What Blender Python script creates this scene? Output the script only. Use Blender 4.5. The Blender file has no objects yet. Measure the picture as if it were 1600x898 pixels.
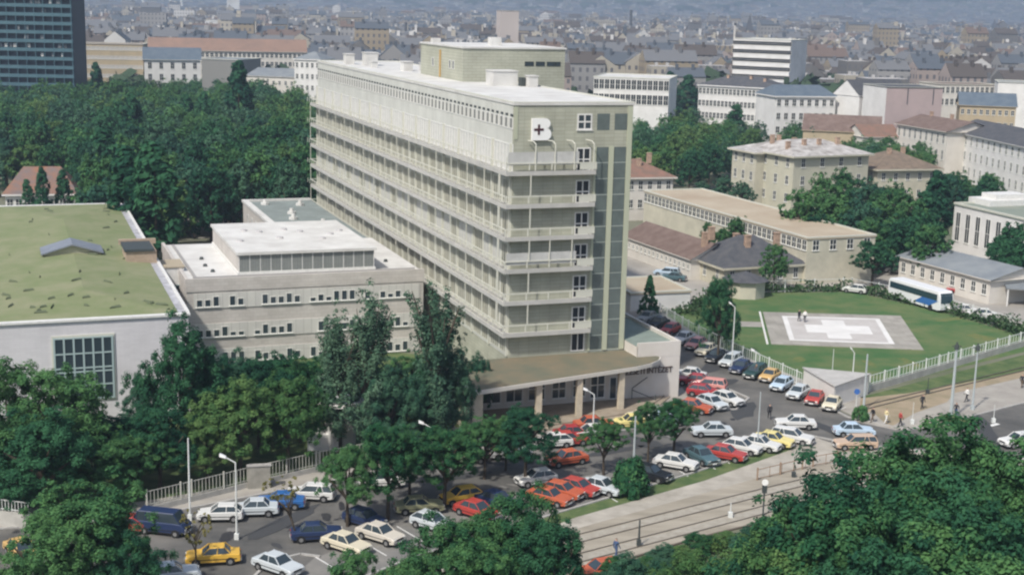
import bpy, bmesh, math, random
import numpy as np
from mathutils import Vector, Matrix
C = bpy.context.scene.collection
S = bpy.context.scene
R = math.radians
PI = math.pi

# ------------------------------------------------------------------ camera
CF, CP, CR, CH = 2167.1, 0.2010, 0.0234, 43.0      # focal length in photo pixels, pitch, roll, height
cam = bpy.data.cameras.new('Camera'); camo = bpy.data.objects.new('Camera', cam); C.objects.link(camo)
cam.sensor_fit = 'HORIZONTAL'; cam.sensor_width = 36; cam.lens = 36 * CF / 1600
cam.clip_start = 1; cam.clip_end = 30000
camo.matrix_world = Matrix.Translation((0, 0, CH)) @ Matrix.Rotation(PI / 2 - CP, 4, 'X') @ Matrix.Rotation(CR, 4, 'Z')
S.camera = camo
S.render.resolution_x = 1024; S.render.resolution_y = 574
# ------------------------------------------------------------------ light
SUN_EL, SUN_AZ = R(50), R(213)      # azimuth clockwise from +Y: behind the camera, from the left
wd = bpy.data.worlds.new('World'); S.world = wd; wd.use_nodes = True
nt = wd.node_tree; bg = nt.nodes['Background']
sky = nt.nodes.new('ShaderNodeTexSky'); sky.sky_type = 'NISHITA'; sky.sun_disc = False
sky.sun_elevation = SUN_EL; sky.sun_rotation = SUN_AZ; sky.air_density = 1.0; sky.dust_density = 3.0; sky.ozone_density = 1.5
nt.links.new(sky.outputs[0], bg.inputs[0]); bg.inputs[1].default_value = 0.098
sl = bpy.data.lights.new('Sun', 'SUN'); sl.energy = 3.3; sl.angle = R(2.5); sl.color = (1, .95, .87)
so = bpy.data.objects.new('Sun', sl); C.objects.link(so)
sd = Vector((math.sin(SUN_AZ) * math.cos(SUN_EL), math.cos(SUN_AZ) * math.cos(SUN_EL), math.sin(SUN_EL)))
so.rotation_euler = sd.to_track_quat('Z', 'Y').to_euler()
S.view_settings.view_transform = 'Standard'; S.view_settings.look = 'None'
S.view_settings.exposure = 0.57; S.view_settings.gamma = 1
S.render.engine = 'CYCLES'
S.cycles.filter_width = 2.3
S.cycles.max_bounces = 6; S.cycles.transparent_max_bounces = 6; S.cycles.volume_bounces = 0

# ------------------------------------------------------------------ helpers
def G(u, v, z=0.0):
    """world point at height z seen at photo position u, v"""
    du, dv = u - 800, v - 449; c, s = math.cos(CR), math.sin(CR)
    a = (c * du + s * dv) / CF; b = -(-s * du + c * dv) / CF
    y = math.cos(CP) + b * math.sin(CP); w = -math.sin(CP) + b * math.cos(CP)
    t = (z - CH) / w
    return Vector((a * t, y * t, z))
def GD(u, v, D):
    """world point at forward distance D seen at u, v"""
    du, dv = u - 800, v - 449; c, s = math.cos(CR), math.sin(CR)
    a = (c * du + s * dv) / CF; b = -(-s * du + c * dv) / CF
    y = math.cos(CP) + b * math.sin(CP); w = -math.sin(CP) + b * math.cos(CP)
    t = D / y
    return Vector((a * t, D, CH + w * t))
def px(x, y, z):
    z = z - CH; F = y * math.cos(CP) - z * math.sin(CP); U = y * math.sin(CP) + z * math.cos(CP)
    if F < 1: return (-9999, -9999)
    u = CF * x / F; v = -CF * U / F; c, s = math.cos(CR), math.sin(CR)
    return (800 + c * u - s * v, 449 + s * u + c * v)
def zat(u, vbase, vtop, z0=0.0):
    p = G(u, vbase, z0); lo, hi = z0, z0 + 80
    for _ in range(40):
        m = (lo + hi) / 2
        if px(p.x, p.y, m)[1] > vtop: lo = m
        else: hi = m
    return lo

TY = R(20.1878); TO = Vector((-.188, 148.22, 0))
TE1 = Vector((math.cos(TY), math.sin(TY), 0)); TE2 = Vector((-math.sin(TY), math.cos(TY), 0))
def TW(a, b, z=0.0): return TO + TE1 * a + TE2 * b + Vector((0, 0, z))

MATS = {}
def mat(name, col, rough=.8, var=.0, vscale=1.0, col2=None, bump=0.0, bscale=20, metal=0, spec=.3, emit=None, stretch=None):
    if name in MATS: return MATS[name]
    m = bpy.data.materials.new(name); m.use_nodes = True; n = m.node_tree.nodes; l = m.node_tree.links
    p = n['Principled BSDF']; p.inputs['Base Color'].default_value = (*col, 1); p.inputs['Roughness'].default_value = rough
    p.inputs['Metallic'].default_value = metal; p.inputs['Specular IOR Level'].default_value = spec
    if var or col2 or bump:
        tc = n.new('ShaderNodeTexCoord'); mp = n.new('ShaderNodeMapping'); l.new(tc.outputs['Object'], mp.inputs[0])
        if stretch: mp.inputs['Scale'].default_value = stretch
        if col2 or var:
            nz = n.new('ShaderNodeTexNoise'); nz.inputs['Scale'].default_value = vscale; nz.inputs['Detail'].default_value = 6
            nz.inputs['Roughness'].default_value = .65
            l.new(mp.outputs[0], nz.inputs['Vector'])
            r = n.new('ShaderNodeValToRGB'); l.new(nz.outputs[0], r.inputs[0])
            c2 = col2 or tuple(min(1, c * (1 + var)) for c in col); c1 = col if col2 else tuple(c * (1 - var) for c in col)
            r.color_ramp.elements[0].position = .35; r.color_ramp.elements[1].position = .65
            r.color_ramp.elements[0].color = (*c1, 1); r.color_ramp.elements[1].color = (*c2, 1)
            l.new(r.outputs[0], p.inputs['Base Color'])
        if bump:
            nb = n.new('ShaderNodeTexNoise'); nb.inputs['Scale'].default_value = bscale; l.new(mp.outputs[0], nb.inputs['Vector'])
            bp = n.new('ShaderNodeBump'); bp.inputs['Strength'].default_value = bump; l.new(nb.outputs[0], bp.inputs['Height'])
            l.new(bp.outputs[0], p.inputs['Normal'])
    MATS[name] = m; return m

def pattern(name, c1, c2, kind='brick', scale=1.0, w=1.0, h=.3, mortar=.03, rough=.8, offset=.5, noise=.12, cm=None, axis='wall'):
    """brick / panel pattern on walls; u runs horizontally along the wall, v is height"""
    if name in MATS: return MATS[name]
    m = bpy.data.materials.new(name); m.use_nodes = True; n = m.node_tree.nodes; l = m.node_tree.links
    p = n['Principled BSDF']; p.inputs['Roughness'].default_value = rough; p.inputs['Specular IOR Level'].default_value = .25
    tc = n.new('ShaderNodeTexCoord'); sx = n.new('ShaderNodeSeparateXYZ'); l.new(tc.outputs['Object'], sx.inputs[0])
    ad = n.new('ShaderNodeMath'); ad.operation = 'ADD'; l.new(sx.outputs[0], ad.inputs[0]); l.new(sx.outputs[1], ad.inputs[1])
    cx = n.new('ShaderNodeCombineXYZ')
    if axis == 'wall': l.new(ad.outputs[0], cx.inputs[0]); l.new(sx.outputs[2], cx.inputs[1])
    else: l.new(sx.outputs[0], cx.inputs[0]); l.new(sx.outputs[1], cx.inputs[1])
    b = n.new('ShaderNodeTexBrick'); b.offset = offset; l.new(cx.outputs[0], b.inputs['Vector'])
    b.inputs['Scale'].default_value = scale; b.inputs['Brick Width'].default_value = w; b.inputs['Row Height'].default_value = h
    b.inputs['Mortar Size'].default_value = mortar; b.inputs['Mortar Smooth'].default_value = .2
    b.inputs['Color1'].default_value = (*c1, 1); b.inputs['Color2'].default_value = (*c2, 1)
    cmm = cm or tuple(c * .7 for c in c1); b.inputs['Mortar'].default_value = (*cmm, 1)
    nz = n.new('ShaderNodeTexNoise'); nz.inputs['Scale'].default_value = .35; nz.inputs['Detail'].default_value = 8
    l.new(tc.outputs['Object'], nz.inputs['Vector'])
    mr = n.new('ShaderNodeMapRange'); mr.inputs[1].default_value = .3; mr.inputs[2].default_value = .7
    mr.inputs[3].default_value = 1 - noise; mr.inputs[4].default_value = 1 + noise; l.new(nz.outputs[0], mr.inputs[0])
    mx = n.new('ShaderNodeVectorMath'); mx.operation = 'SCALE'; l.new(b.outputs[0], mx.inputs[0]); l.new(mr.outputs[0], mx.inputs['Scale'])
    l.new(mx.outputs[0], p.inputs['Base Color'])
    MATS[name] = m; return m

def citymat(name, col, win=(.12, .12, .13)):
    """far facade: a grid of window openings set by the wall's own UV in metres"""
    if name in MATS: return MATS[name]
    m = bpy.data.materials.new(name); m.use_nodes = True; n = m.node_tree.nodes; l = m.node_tree.links
    p = n['Principled BSDF']; p.inputs['Roughness'].default_value = .85
    uv = n.new('ShaderNodeUVMap'); sx = n.new('ShaderNodeSeparateXYZ'); l.new(uv.outputs[0], sx.inputs[0])
    def band(sock, per, lo, hi):
        d = n.new('ShaderNodeMath'); d.operation = 'DIVIDE'; l.new(sock, d.inputs[0]); d.inputs[1].default_value = per
        f = n.new('ShaderNodeMath'); f.operation = 'FRACT'; l.new(d.outputs[0], f.inputs[0])
        a = n.new('ShaderNodeMath'); a.operation = 'GREATER_THAN'; l.new(f.outputs[0], a.inputs[0]); a.inputs[1].default_value = lo
        b = n.new('ShaderNodeMath'); b.operation = 'LESS_THAN'; l.new(f.outputs[0], b.inputs[0]); b.inputs[1].default_value = hi
        c = n.new('ShaderNodeMath'); c.operation = 'MULTIPLY'; l.new(a.outputs[0], c.inputs[0]); l.new(b.outputs[0], c.inputs[1]); return c.outputs[0]
    h = band(sx.outputs[0], 3.1, .3, .68); v = band(sx.outputs[1], 3.7, .25, .75)
    mu = n.new('ShaderNodeMath'); mu.operation = 'MULTIPLY'; l.new(h, mu.inputs[0]); l.new(v, mu.inputs[1])
    tc = n.new('ShaderNodeTexCoord'); nz = n.new('ShaderNodeTexNoise'); nz.inputs['Scale'].default_value = .02; l.new(tc.outputs['Object'], nz.inputs['Vector'])
    rr = n.new('ShaderNodeMapRange'); rr.inputs[3].default_value = .5; rr.inputs[4].default_value = 1.5; l.new(nz.outputs[0], rr.inputs[0])
    sc = n.new('ShaderNodeVectorMath'); sc.operation = 'SCALE'; sc.inputs[0].default_value = col; l.new(rr.outputs[0], sc.inputs['Scale'])
    mix = n.new('ShaderNodeMix'); mix.data_type = 'RGBA'; l.new(mu.outputs[0], mix.inputs[0]); l.new(sc.outputs[0], mix.inputs[6]); mix.inputs[7].default_value = (*win, 1)
    l.new(mix.outputs[2], p.inputs['Base Color']); MATS[name] = m; return m

class MB:
    def __init__(s): s.v = []; s.f = []; s.m = []; s.uv = None
    def face(s, pts, m=0):
        i = len(s.v); s.v += [tuple(p) for p in pts]; s.f.append(tuple(range(i, i + len(pts)))); s.m.append(m)
    def hexa(s, b, t, m=0, mt=None, bottom=True):
        """b, t: four bottom and four top points, counter-clockwise from above"""
        i = len(s.v); s.v += [tuple(p) for p in b] + [tuple(p) for p in t]
        for k in range(4):
            j = (k + 1) % 4; s.f.append((i + k, i + j, i + 4 + j, i + 4 + k)); s.m.append(m)
        s.f.append((i + 4, i + 5, i + 6, i + 7)); s.m.append(m if mt is None else mt)
        if bottom: s.f.append((i + 3, i + 2, i + 1, i)); s.m.append(m)
    def box(s, x0, x1, y0, y1, z0, z1, m=0, mt=None):
        s.hexa([(x0, y0, z0), (x1, y0, z0), (x1, y1, z0), (x0, y1, z0)], [(x0, y0, z1), (x1, y0, z1), (x1, y1, z1), (x0, y1, z1)], m, mt)
    def bar(s, p, q, r, r2=None, n=6, m=0):
        p = Vector(p); q = Vector(q); d = (q - p); 
        if d.length < 1e-6: return
        d.normalize(); a = d.orthogonal().normalized(); b = d.cross(a); r2 = r if r2 is None else r2
        i = len(s.v)
        for k in range(n):
            t = 2 * PI * k / n; w = a * math.cos(t) + b * math.sin(t); s.v.append(tuple(p + w * r))
        for k in range(n):
            t = 2 * PI * k / n; w = a * math.cos(t) + b * math.sin(t); s.v.append(tuple(q + w * r2))
        for k in range(n):
            j = (k + 1) % n; s.f.append((i + k, i + j, i + n + j, i + n + k)); s.m.append(m)
        s.f.append(tuple(range(i + n - 1, i - 1, -1))); s.m.append(m); s.f.append(tuple(range(i + n, i + 2 * n))); s.m.append(m)
    def prism(s, poly, z0, z1, m=0, mt=None):
        n = len(poly); i = len(s.v); s.v += [(p[0], p[1], z0) for p in poly] + [(p[0], p[1], z1) for p in poly]
        for k in range(n):
            j = (k + 1) % n; s.f.append((i + k, i + j, i + n + j, i + n + k)); s.m.append(m)
        s.f.append(tuple(range(i + n, i + 2 * n))); s.m.append(m if mt is None else mt); s.f.append(tuple(range(i + n - 1, i - 1, -1))); s.m.append(m)
    def mesh(s, name, mats, smooth=False):
        me = bpy.data.meshes.new(name); me.from_pydata(s.v, [], s.f)
        if not isinstance(mats, (list, tuple)): mats = [mats]
        for m in mats: me.materials.append(m)
        me.polygons.foreach_set('material_index', s.m)
        if smooth: me.polygons.foreach_set('use_smooth', [True] * len(s.f))
        me.update(); return me
    def build(s, name, mats, parent=None, smooth=False): return ob(name, s.mesh(name, mats, smooth), parent)

def ob(name, data, parent=None, loc=None, rz=None):
    o = bpy.data.objects.new(name, data); C.objects.link(o)
    if parent is not None: o.parent = parent
    if loc is not None: o.location = loc
    if rz is not None: o.rotation_euler = (0, 0, rz)
    return o
def tag(o, label=None, cat=None, group=None, kind=None):
    if label: o['label'] = label
    if cat: o['category'] = cat
    if group: o['group'] = group
    if kind: o['kind'] = kind
    return o
def thing(name, label, cat, loc=(0, 0, 0), rz=0.0, group=None):
    return tag(ob(name, None, None, loc, rz), label, cat, group)
def copy_tree(o, parent=None):
    c = o.copy(); C.objects.link(c)
    if parent is not None: c.parent = parent
    for ch in list(KIDS.get(o.name, [])): copy_tree(ch, c)
    return c
KIDS = {}
def regkids():
    KIDS.clear()
    for o in bpy.data.objects:
        if o.parent: KIDS.setdefault(o.parent.name, []).append(o)

# ------------------------------------------------------------------ materials
M_white = mat('white_paint', (.64, .635, .61), .6, var=.08, vscale=2)
M_glass = mat('window_glass', (.035, .05, .06), .12, spec=.8)
M_glassd = mat('dark_window_glass', (.025, .03, .035), .55, spec=.2)
M_glassg = mat('grey_glass', (.11, .135, .13), .2, var=.15, vscale=.7, spec=.6)
M_curt = mat('curtained_glass', (.30, .29, .225), .35, col2=(.14, .14, .11), vscale=.45, spec=.5)
M_curt2 = mat('curtained_glass_dark', (.15, .155, .125), .35, col2=(.33, .325, .27), vscale=.6, spec=.5)
M_frame = mat('window_frame_white', (.7, .7, .66), .6)
M_black = mat('rubber', (.02, .02, .02), .7)
M_rim = mat('wheel_metal', (.35, .35, .35), .4, metal=.6)
M_chrome = mat('bumper_metal', (.4, .4, .4), .3, metal=.7)
M_pole = mat('painted_pole', (.38, .42, .43), .6)
M_polew = mat('pale_pole', (.62, .64, .62), .6)
M_bark = mat('bark', (.07, .055, .04), .9, var=.4, vscale=6, bump=.5)
M_conc = mat('concrete', (.40, .39, .36), .9, var=.15, vscale=.8)
M_dark = mat('dark_metal', (.05, .06, .06), .6)

# ------------------------------------------------------------------ ground and setting
def hill(x, y):
    t = min(1, max(0, (y - 4700) / 2600)); t = t * t * (3 - 2 * t)
    w = .62 + .22 * math.sin(x / 620 + 1.1) + .13 * math.sin(x / 271 + y / 900) + .08 * math.sin(x / 117 + 2)
    side = 1 + .25 * math.tanh(x / 1500)
    return t * 330 * w * side
def sheet(name, poly, z, m, kind='structure'):
    b = MB(); b.face([(p[0], p[1], z) for p in poly]); o = b.build(name, m); o['kind'] = kind; return o
def psheet(name, pts, z, m): return sheet(name, [G(u, v) for u, v in pts], z, m)

M_ground = mat('bare_ground', (.10, .12, .07), .95, col2=(.20, .19, .15), vscale=.03, bump=.2, bscale=3)
b = MB(); nx, ny = 60, 70
xs = [-8800 + 17600 * i / nx for i in range(nx + 1)]; ys = [-300 + 9200 * (j / ny) for j in range(ny + 1)]
for j in range(ny + 1):
    for i in range(nx + 1): b.v.append((xs[i], ys[j], hill(xs[i], ys[j]) ))
for j in range(ny):
    for i in range(nx):
        k = j * (nx + 1) + i; b.f.append((k, k + 1, k + nx + 2, k + nx + 1)); b.m.append(0 if ys[j + 1] <= 4700 else 1)
M_hill = mat('wooded_hill', (.035, .06, .035), .95, col2=(.12, .13, .09), vscale=.006)
g = b.build('ground', [M_ground, M_hill], smooth=True); g['kind'] = 'structure'

M_asph = mat('asphalt', (.076, .076, .073), .85, col2=(.165, .158, .145), vscale=.12, bump=.15, bscale=8)
M_pave = mat('paving', (.27, .25, .225), .9, col2=(.36, .34, .30), vscale=.35)
M_lot = mat('worn_asphalt', (.14, .14, .135), .9, col2=(.23, .22, .20), vscale=.22)
M_path = mat('pale_concrete_path', (.29, .27, .23), .9, col2=(.42, .39, .34), vscale=.4)
M_track = mat('gravel_trackbed', (.24, .215, .17), .95, col2=(.37, .335, .275), vscale=.3, bump=.3, bscale=6, stretch=(.3, 1.5, 1))
M_dirt = mat('dry_soil', (.34, .27, .19), .95, col2=(.22, .19, .12), vscale=.3)
M_lawn = mat('lawn_grass', (.045, .118, .036), .9, col2=(.125, .155, .062), vscale=.2, bump=.3, bscale=10)
M_rough = mat('rough_grass', (.045, .09, .03), .95, col2=(.12, .15, .06), vscale=.5, bump=.3, bscale=10)
M_yard = mat('yard_surface', (.26, .245, .22), .95, col2=(.36, .34, .31), vscale=.12)
M_line = mat('road_paint', (.62, .62, .60), .8, var=.15, vscale=3)
M_kerb = mat('kerb_stone', (.36, .35, .33), .9, var=.15, vscale=2)

psheet('hospital_garden', [(-400, 700), (-60, 560), (300, 520), (720, 560), (745, 700), (520, 752), (215, 806), (-400, 830)], .004, M_rough)
psheet('road', [(-300, 835), (60, 818), (215, 808), (515, 750), (745, 704), (860, 684), (990, 668), (1030, 640), (1066, 628), (1020, 556), (955, 500), (975, 470), (1045, 500), (1170, 575), (1330, 650), (1420, 668), (1500, 655), (1750, 590), (1750, 800), (1420, 702), (1330, 692), (1250, 697), (1100, 742), (880, 806), (650, 890), (560, 1000), (-300, 1200)], .008, M_asph)
psheet('entrance_forecourt', [(690, 690), (1066, 605), (1075, 618), (1060, 640), (1000, 668), (870, 690), (745, 712)], .012, M_pave)
psheet('pavement', [(-300, 812), (215, 784), (515, 734), (745, 692), (745, 704), (515, 752), (215, 810), (60, 822), (-300, 846)], .016, M_pave)
psheet('parking_lot', [(340, 1000), (490, 872), (560, 845), (640, 815), (870, 752), (1100, 706), (1150, 690), (1255, 670), (1262, 688), (1230, 698), (1090, 742), (880, 806), (650, 890), (580, 1000)], .012, M_lot)
psheet('grass_verge', [(420, 1000), (560, 905), (640, 872), (890, 795), (1080, 739), (1225, 692), (1245, 700), (1100, 752), (900, 812), (650, 905), (560, 1000)], .020, M_rough)
psheet('footpath', [(560, 1000), (650, 903), (900, 808), (1100, 751), (1240, 701), (1300, 694), (1420, 702), (1700, 725), (1700, 745), (1420, 716), (1300, 724), (1180, 748), (900, 826), (720, 1000)], .024, M_path)
psheet('tramway', [(640, 1000), (720, 930), (900, 826), (1180, 748), (1300, 722), (1440, 716), (1750, 745), (1750, 830), (1420, 790), (1240, 800), (1100, 838), (980, 875), (840, 950), (820, 1000)], .028, M_track)
psheet('corner_island', [(1240, 698), (1262, 680), (1300, 692), (1335, 700), (1420, 705), (1300, 726)], .032, M_path)
psheet('street_verge', [(1150, 575), (1250, 610), (1330, 648), (1345, 640), (1350, 612), (1250, 590), (1045, 492), (1030, 498)], .012, M_pave)
psheet('helipad_lawn', [(1040, 492), (1100, 468), (1180, 458), (1330, 456), (1400, 471), (1480, 490), (1530, 504), (1640, 540), (1350, 610), (1258, 594), (1120, 540)], .016, M_lawn)
psheet('tramway_grass', [(1345, 620), (1480, 585), (1750, 515), (1750, 575), (1480, 625), (1400, 645), (1350, 640)], .012, M_rough)
psheet('dirt_strip', [(1345, 622), (1420, 614), (1560, 588), (1750, 545), (1750, 556), (1560, 601), (1490, 618), (1420, 640), (1380, 662), (1340, 655)], .020, M_dirt)
psheet('tram_stop_pavement', [(1335, 648), (1400, 636), (1500, 612), (1750, 556), (1750, 592), (1500, 654), (1440, 670), (1400, 672), (1335, 658)], .024, M_pave)
psheet('dirt_patch', [(1360, 640), (1430, 612), (1500, 600), (1480, 628), (1430, 645), (1390, 668)], .028, M_dirt)
psheet('yard', [(1100, 462), (1180, 452), (1330, 446), (1420, 458), (1530, 489), (1750, 560), (1750, 440), (1560, 400), (1400, 380), (1240, 440), (1080, 440)], .008, M_yard)
psheet('yard', [(975, 500), (1045, 492), (1110, 462), (1100, 430), (985, 395), (900, 395), (900, 480)], .012, M_yard)
psheet('yard', [(300, 372), (345, 372), (420, 310), (300, 306), (280, 330)], .008, M_yard)

# road and pavement kerbs
def strip(name, pts, w, h, m, z0=0.0, kind='structure', world=False):
    P = pts if world else [G(u, v) for u, v in pts]; b = MB()
    for p, q in zip(P, P[1:]):
        d = Vector((q.x - p.x, q.y - p.y, 0)); 
        if d.length < .01: continue
        d.normalize(); s = Vector((-d.y, d.x, 0)) * w / 2
        bb = [p - s, q - s, q + s, p + s]
        b.hexa([(c.x, c.y, z0) for c in bb], [(c.x, c.y, z0 + h) for c in bb])
    o = b.build(name, m)
    if kind: o['kind'] = kind
    return o
strip('kerb', [(-300, 846), (60, 822), (215, 810), (515, 752), (745, 704), (870, 690), (1000, 668), (1062, 642), (1150, 640), (1170, 622), (1130, 605)], .25, .13, M_kerb)
strip('kerb', [(1040, 507), (1120, 553), (1250, 615), (1325, 652), (1420, 672), (1500, 655), (1750, 592)], .25, .13, M_kerb)
strip('kerb', [(340, 960), (420, 878), (470, 866), (500, 870)], .25, .13, M_kerb)
strip('kerb', [(560, 906), (640, 873), (890, 796), (1080, 740), (1225, 693), (1262, 680), (1330, 694), (1420, 703), (1750, 730)], .22, .13, M_kerb)
# rails
p0 = G(898, 826); p1 = G(1200, 752); p2 = G(1330, 722); p3 = G(1470, 716); p4 = G(1760, 742)
def offset_line(P, o):
    out = []
    for i, p in enumerate(P):
        d = (P[min(i + 1, len(P) - 1)] - P[max(i - 1, 0)]); d.z = 0; d.normalize(); out.append(p + Vector((d.y, -d.x, 0)) * o)
    return out
pm = p0 + (p0 - p1) * .8
M_rail = mat('worn_rail_steel', (.16, .14, .12), .5, metal=.5)
M_sleep = mat('sleeper', (.28, .255, .21), .9, col2=(.37, .345, .295), vscale=1.5)
for oo in (1.2, 2.64, 4.5, 5.94):
    strip('rail', offset_line([pm, p0, p1, p2, p3, p4], oo), .10, .06, M_rail, .028, world=True)
for oo in (1.92, 5.22):
    strip('rail_bed', offset_line([pm, p0, p1, p2, p3, p4], oo), 1.0, .004, M_sleep, .028, world=True)
for pts in ([(1350, 634), (1480, 603), (1750, 538)], [(1352, 640), (1480, 608), (1750, 544)]):
    strip('rail', pts, .10, .10, M_rail, .03)
strip('kerb', [(880, 1000), (960, 880), (1085, 842), (1250, 802), (1420, 792)], .2, .12, mat('old_kerb', (.12, .10, .08), .9))
# painted bay lines and road marks
def mark(pts, w=.12, z=.030): 
    o = strip('road_marking', pts, w, .004, M_line, z); return o
for (a, c) in [((486, 866), (530, 892)), ((552, 838), (604, 868)), ((620, 822), (668, 850)), ((868, 755), (905, 780)), ((996, 735), (1030, 752)), ((1110, 706), (1140, 724)), ((1040, 722), (1075, 744)), ((1085, 712), (1118, 733)),
               ((1255, 630), (1285, 638)), ((1305, 643), (1322, 636)), ((1230, 618), (1252, 610)), ((930, 764), (965, 784))]:
    mark([a, c])
mark([(1392, 684), (1400, 685)], .6); mark([(1535, 668), (1560, 662)], .5)
rp = random.Random(21)
M_patch = mat('asphalt_patch', (.055, .057, .06), .85); M_worn = mat('worn_patch', (.19, .185, .175), .9, var=.15, vscale=1); M_oil = mat('oil_stain', (.035, .035, .037), .6)
def blob(nm, x, y, rx, ry, z, m):
    a0 = rp.uniform(0, 3); pts = []
    for i in range(12): a = i * PI / 6; k = rp.uniform(.7, 1.15); X, Y = rx * k * math.cos(a), ry * k * math.sin(a); pts.append((x + X * math.cos(a0) - Y * math.sin(a0), y + X * math.sin(a0) + Y * math.cos(a0)))
    sheet(nm, pts, z, m)
for i in range(46):
    u = rp.uniform(330, 1150); v = 850 - (u - 330) * .2 + rp.uniform(-45, 30); q = G(u, v)
    blob('road_stain', q.x, q.y, rp.uniform(.3, 1.3), rp.uniform(.2, .6), .0125 + .0003 * i, rp.choice([M_patch, M_worn, M_oil]))
for (u, v, rx, ry) in ((1120, 600, 3.5, 1.2), (1160, 640, 4, 1.6), (1290, 668, 5, .8), (960, 705, 4, .7), (700, 745, 5, .8), (450, 812, 5, 1), (1000, 690, 2.4, 1.5), (1110, 575, 1.2, 3), (1540, 672, 6, 1)):
    q = G(u, v); blob('road_patch', q.x, q.y, rx, ry, .0345, M_patch)
M_dry = mat('dry_grass', (.16, .16, .06), .95, col2=(.09, .14, .045), vscale=.8)
for i in range(26):
    t1_, t2_ = rp.random(), rp.random(); q = G(1110 + 440 * t1_, 475 + 100 * t2_); U_, V_ = px(q.x, q.y, 0)
    if 1165 < U_ < 1460 and 480 < V_ < 555: continue
    if V_ > 597 or (U_ > 1350 and V_ > 610 - (U_ - 1350) * .29 - 8) or (U_ < 1250 and V_ > 500 + (U_ - 1110) * .6 - 5): continue
    blob('dry_patch', q.x, q.y, rp.uniform(1, 4), rp.uniform(.5, 1.6), .0205 + .0002 * i, M_dry)
# helipad
hp = [G(1205, 538), G(1443, 547), G(1407, 494), G(1192, 488)]
M_pad = pattern('helipad_slabs', (.29, .275, .24), (.34, .32, .285), w=1.2, h=1.2, mortar=.02, offset=0, axis='floor', noise=.15)
M_padw = mat('helipad_white', (.60, .59, .57), .85, col2=(.70, .69, .67), vscale=.3)
M_padl = mat('helipad_inner', (.42, .395, .375), .85, col2=(.50, .48, .46), vscale=.25)
def lerp4(s, t): return (hp[0] * (1 - s) + hp[1] * s) * (1 - t) + (hp[3] * (1 - s) + hp[2] * s) * t
b = MB(); b.prism([(p.x, p.y) for p in hp], 0, .10); o = b.build('helipad', M_pad); o['kind'] = 'structure'
def hsheet(nm, pts, z, m): b = MB(); b.face([(*lerp4(s, t).xy, z) for s, t in pts]); o = b.build(nm, m); o['kind'] = 'structure'
hsheet('helipad_marking', [(.13, .12), (.83, .12), (.83, .88), (.13, .88)], .104, M_padw)
hsheet('helipad_marking', [(.165, .155), (.795, .155), (.795, .845), (.165, .845)], .108, M_padl)
cr = [(.40, .22), (.56, .22), (.56, .38), (.72, .38), (.72, .62), (.56, .62), (.56, .78), (.40, .78), (.40, .62), (.27, .62), (.27, .38), (.40, .38)]
hsheet('helipad_cross', cr, .112, M_padw)
strip('helipad_gutter', [(1199, 538), (1187, 488)], .25, .16, M_padw)
psheet('footpath', [(1150, 502), (1190, 503), (1193, 511), (1150, 510)], .020, M_pave)

# haze
b = MB(); b.box(-9500, 9500, -600, 9600, -1, 520); hz = b.build('haze', None if False else M_white); hz['kind'] = 'stuff'
hm = bpy.data.materials.new('haze_air'); hm.use_nodes = True; n = hm.node_tree.nodes; l = hm.node_tree.links
n.remove(n['Principled BSDF']); pv = n.new('ShaderNodeVolumePrincipled'); pv.inputs['Color'].default_value = (.62, .78, 1, 1)
pv.inputs['Density'].default_value = 2.7e-4; pv.inputs['Anisotropy'].default_value = 0.2
l.new(pv.outputs[0], n['Material Output'].inputs['Volume']); hz.data.materials.clear(); hz.data.materials.append(hm)

# ------------------------------------------------------------------ windows
WM = {}
def window_mesh(w, h, nx=2, ny=2, glass=None, frame=None, fr=.07, sill=True, key=''):
    glass = glass or M_glass; frame = frame or M_frame; k = (w, h, nx, ny, glass.name, frame.name, fr, key)
    if k in WM: return WM[k]
    b = MB(); b.box(-w / 2 + fr * .5, w / 2 - fr * .5, -.012, .03, fr * .5, h - fr * .5, 1)
    for i in range(nx + 1):
        x = -w / 2 + w * i / nx; x = min(max(x, -w / 2 + fr / 2), w / 2 - fr / 2); b.box(x - fr / 2, x + fr / 2, -.06, .03, 0, h, 0)
    for j in range(ny + 1):
        z = h * j / ny; z = min(max(z, fr / 2), h - fr / 2); b.box(-w / 2 + .001, w / 2 - .001, -.057, .027, z - fr / 2, z + fr / 2, 0)
    if sill: b.box(-w / 2 - .08, w / 2 + .08, -.14, .02, -.08, 0.0, 0)
    WM[k] = b.mesh('window', [frame, glass]); return WM[k]
def place_windows(parent, lst, name='window', cap=100):
    """lst of (mesh, x, y, z, rz); the largest 100 in view each an object, the others one object"""
    mw = parent.matrix_basis
    def dist(e): 
        p = Matrix.LocRotScale(parent.location, parent.rotation_euler, None) @ Vector(e[1:4]); return (p - Vector((0, 0, CH))).length
    lst = sorted(lst, key=dist)
    for me, x, y, z, rz in lst[:cap]: ob(name, me, parent, (x, y, z), rz)
    rest = lst[cap:]
    if rest:
        mats = []; b = MB()
        for me, x, y, z, rz in rest:
            T = Matrix.Translation((x, y, z)) @ Matrix.Rotation(rz, 4, 'Z'); i = len(b.v)
            idx = []
            for m in me.materials:
                if m not in mats: mats.append(m)
                idx.append(mats.index(m))
            b.v += [tuple(T @ v.co) for v in me.vertices]
            for p in me.polygons: b.f.append(tuple(i + q for q in p.vertices)); b.m.append(idx[p.material_index])
        o = b.build(name, mats, parent); o['kind'] = 'stuff'

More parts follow.
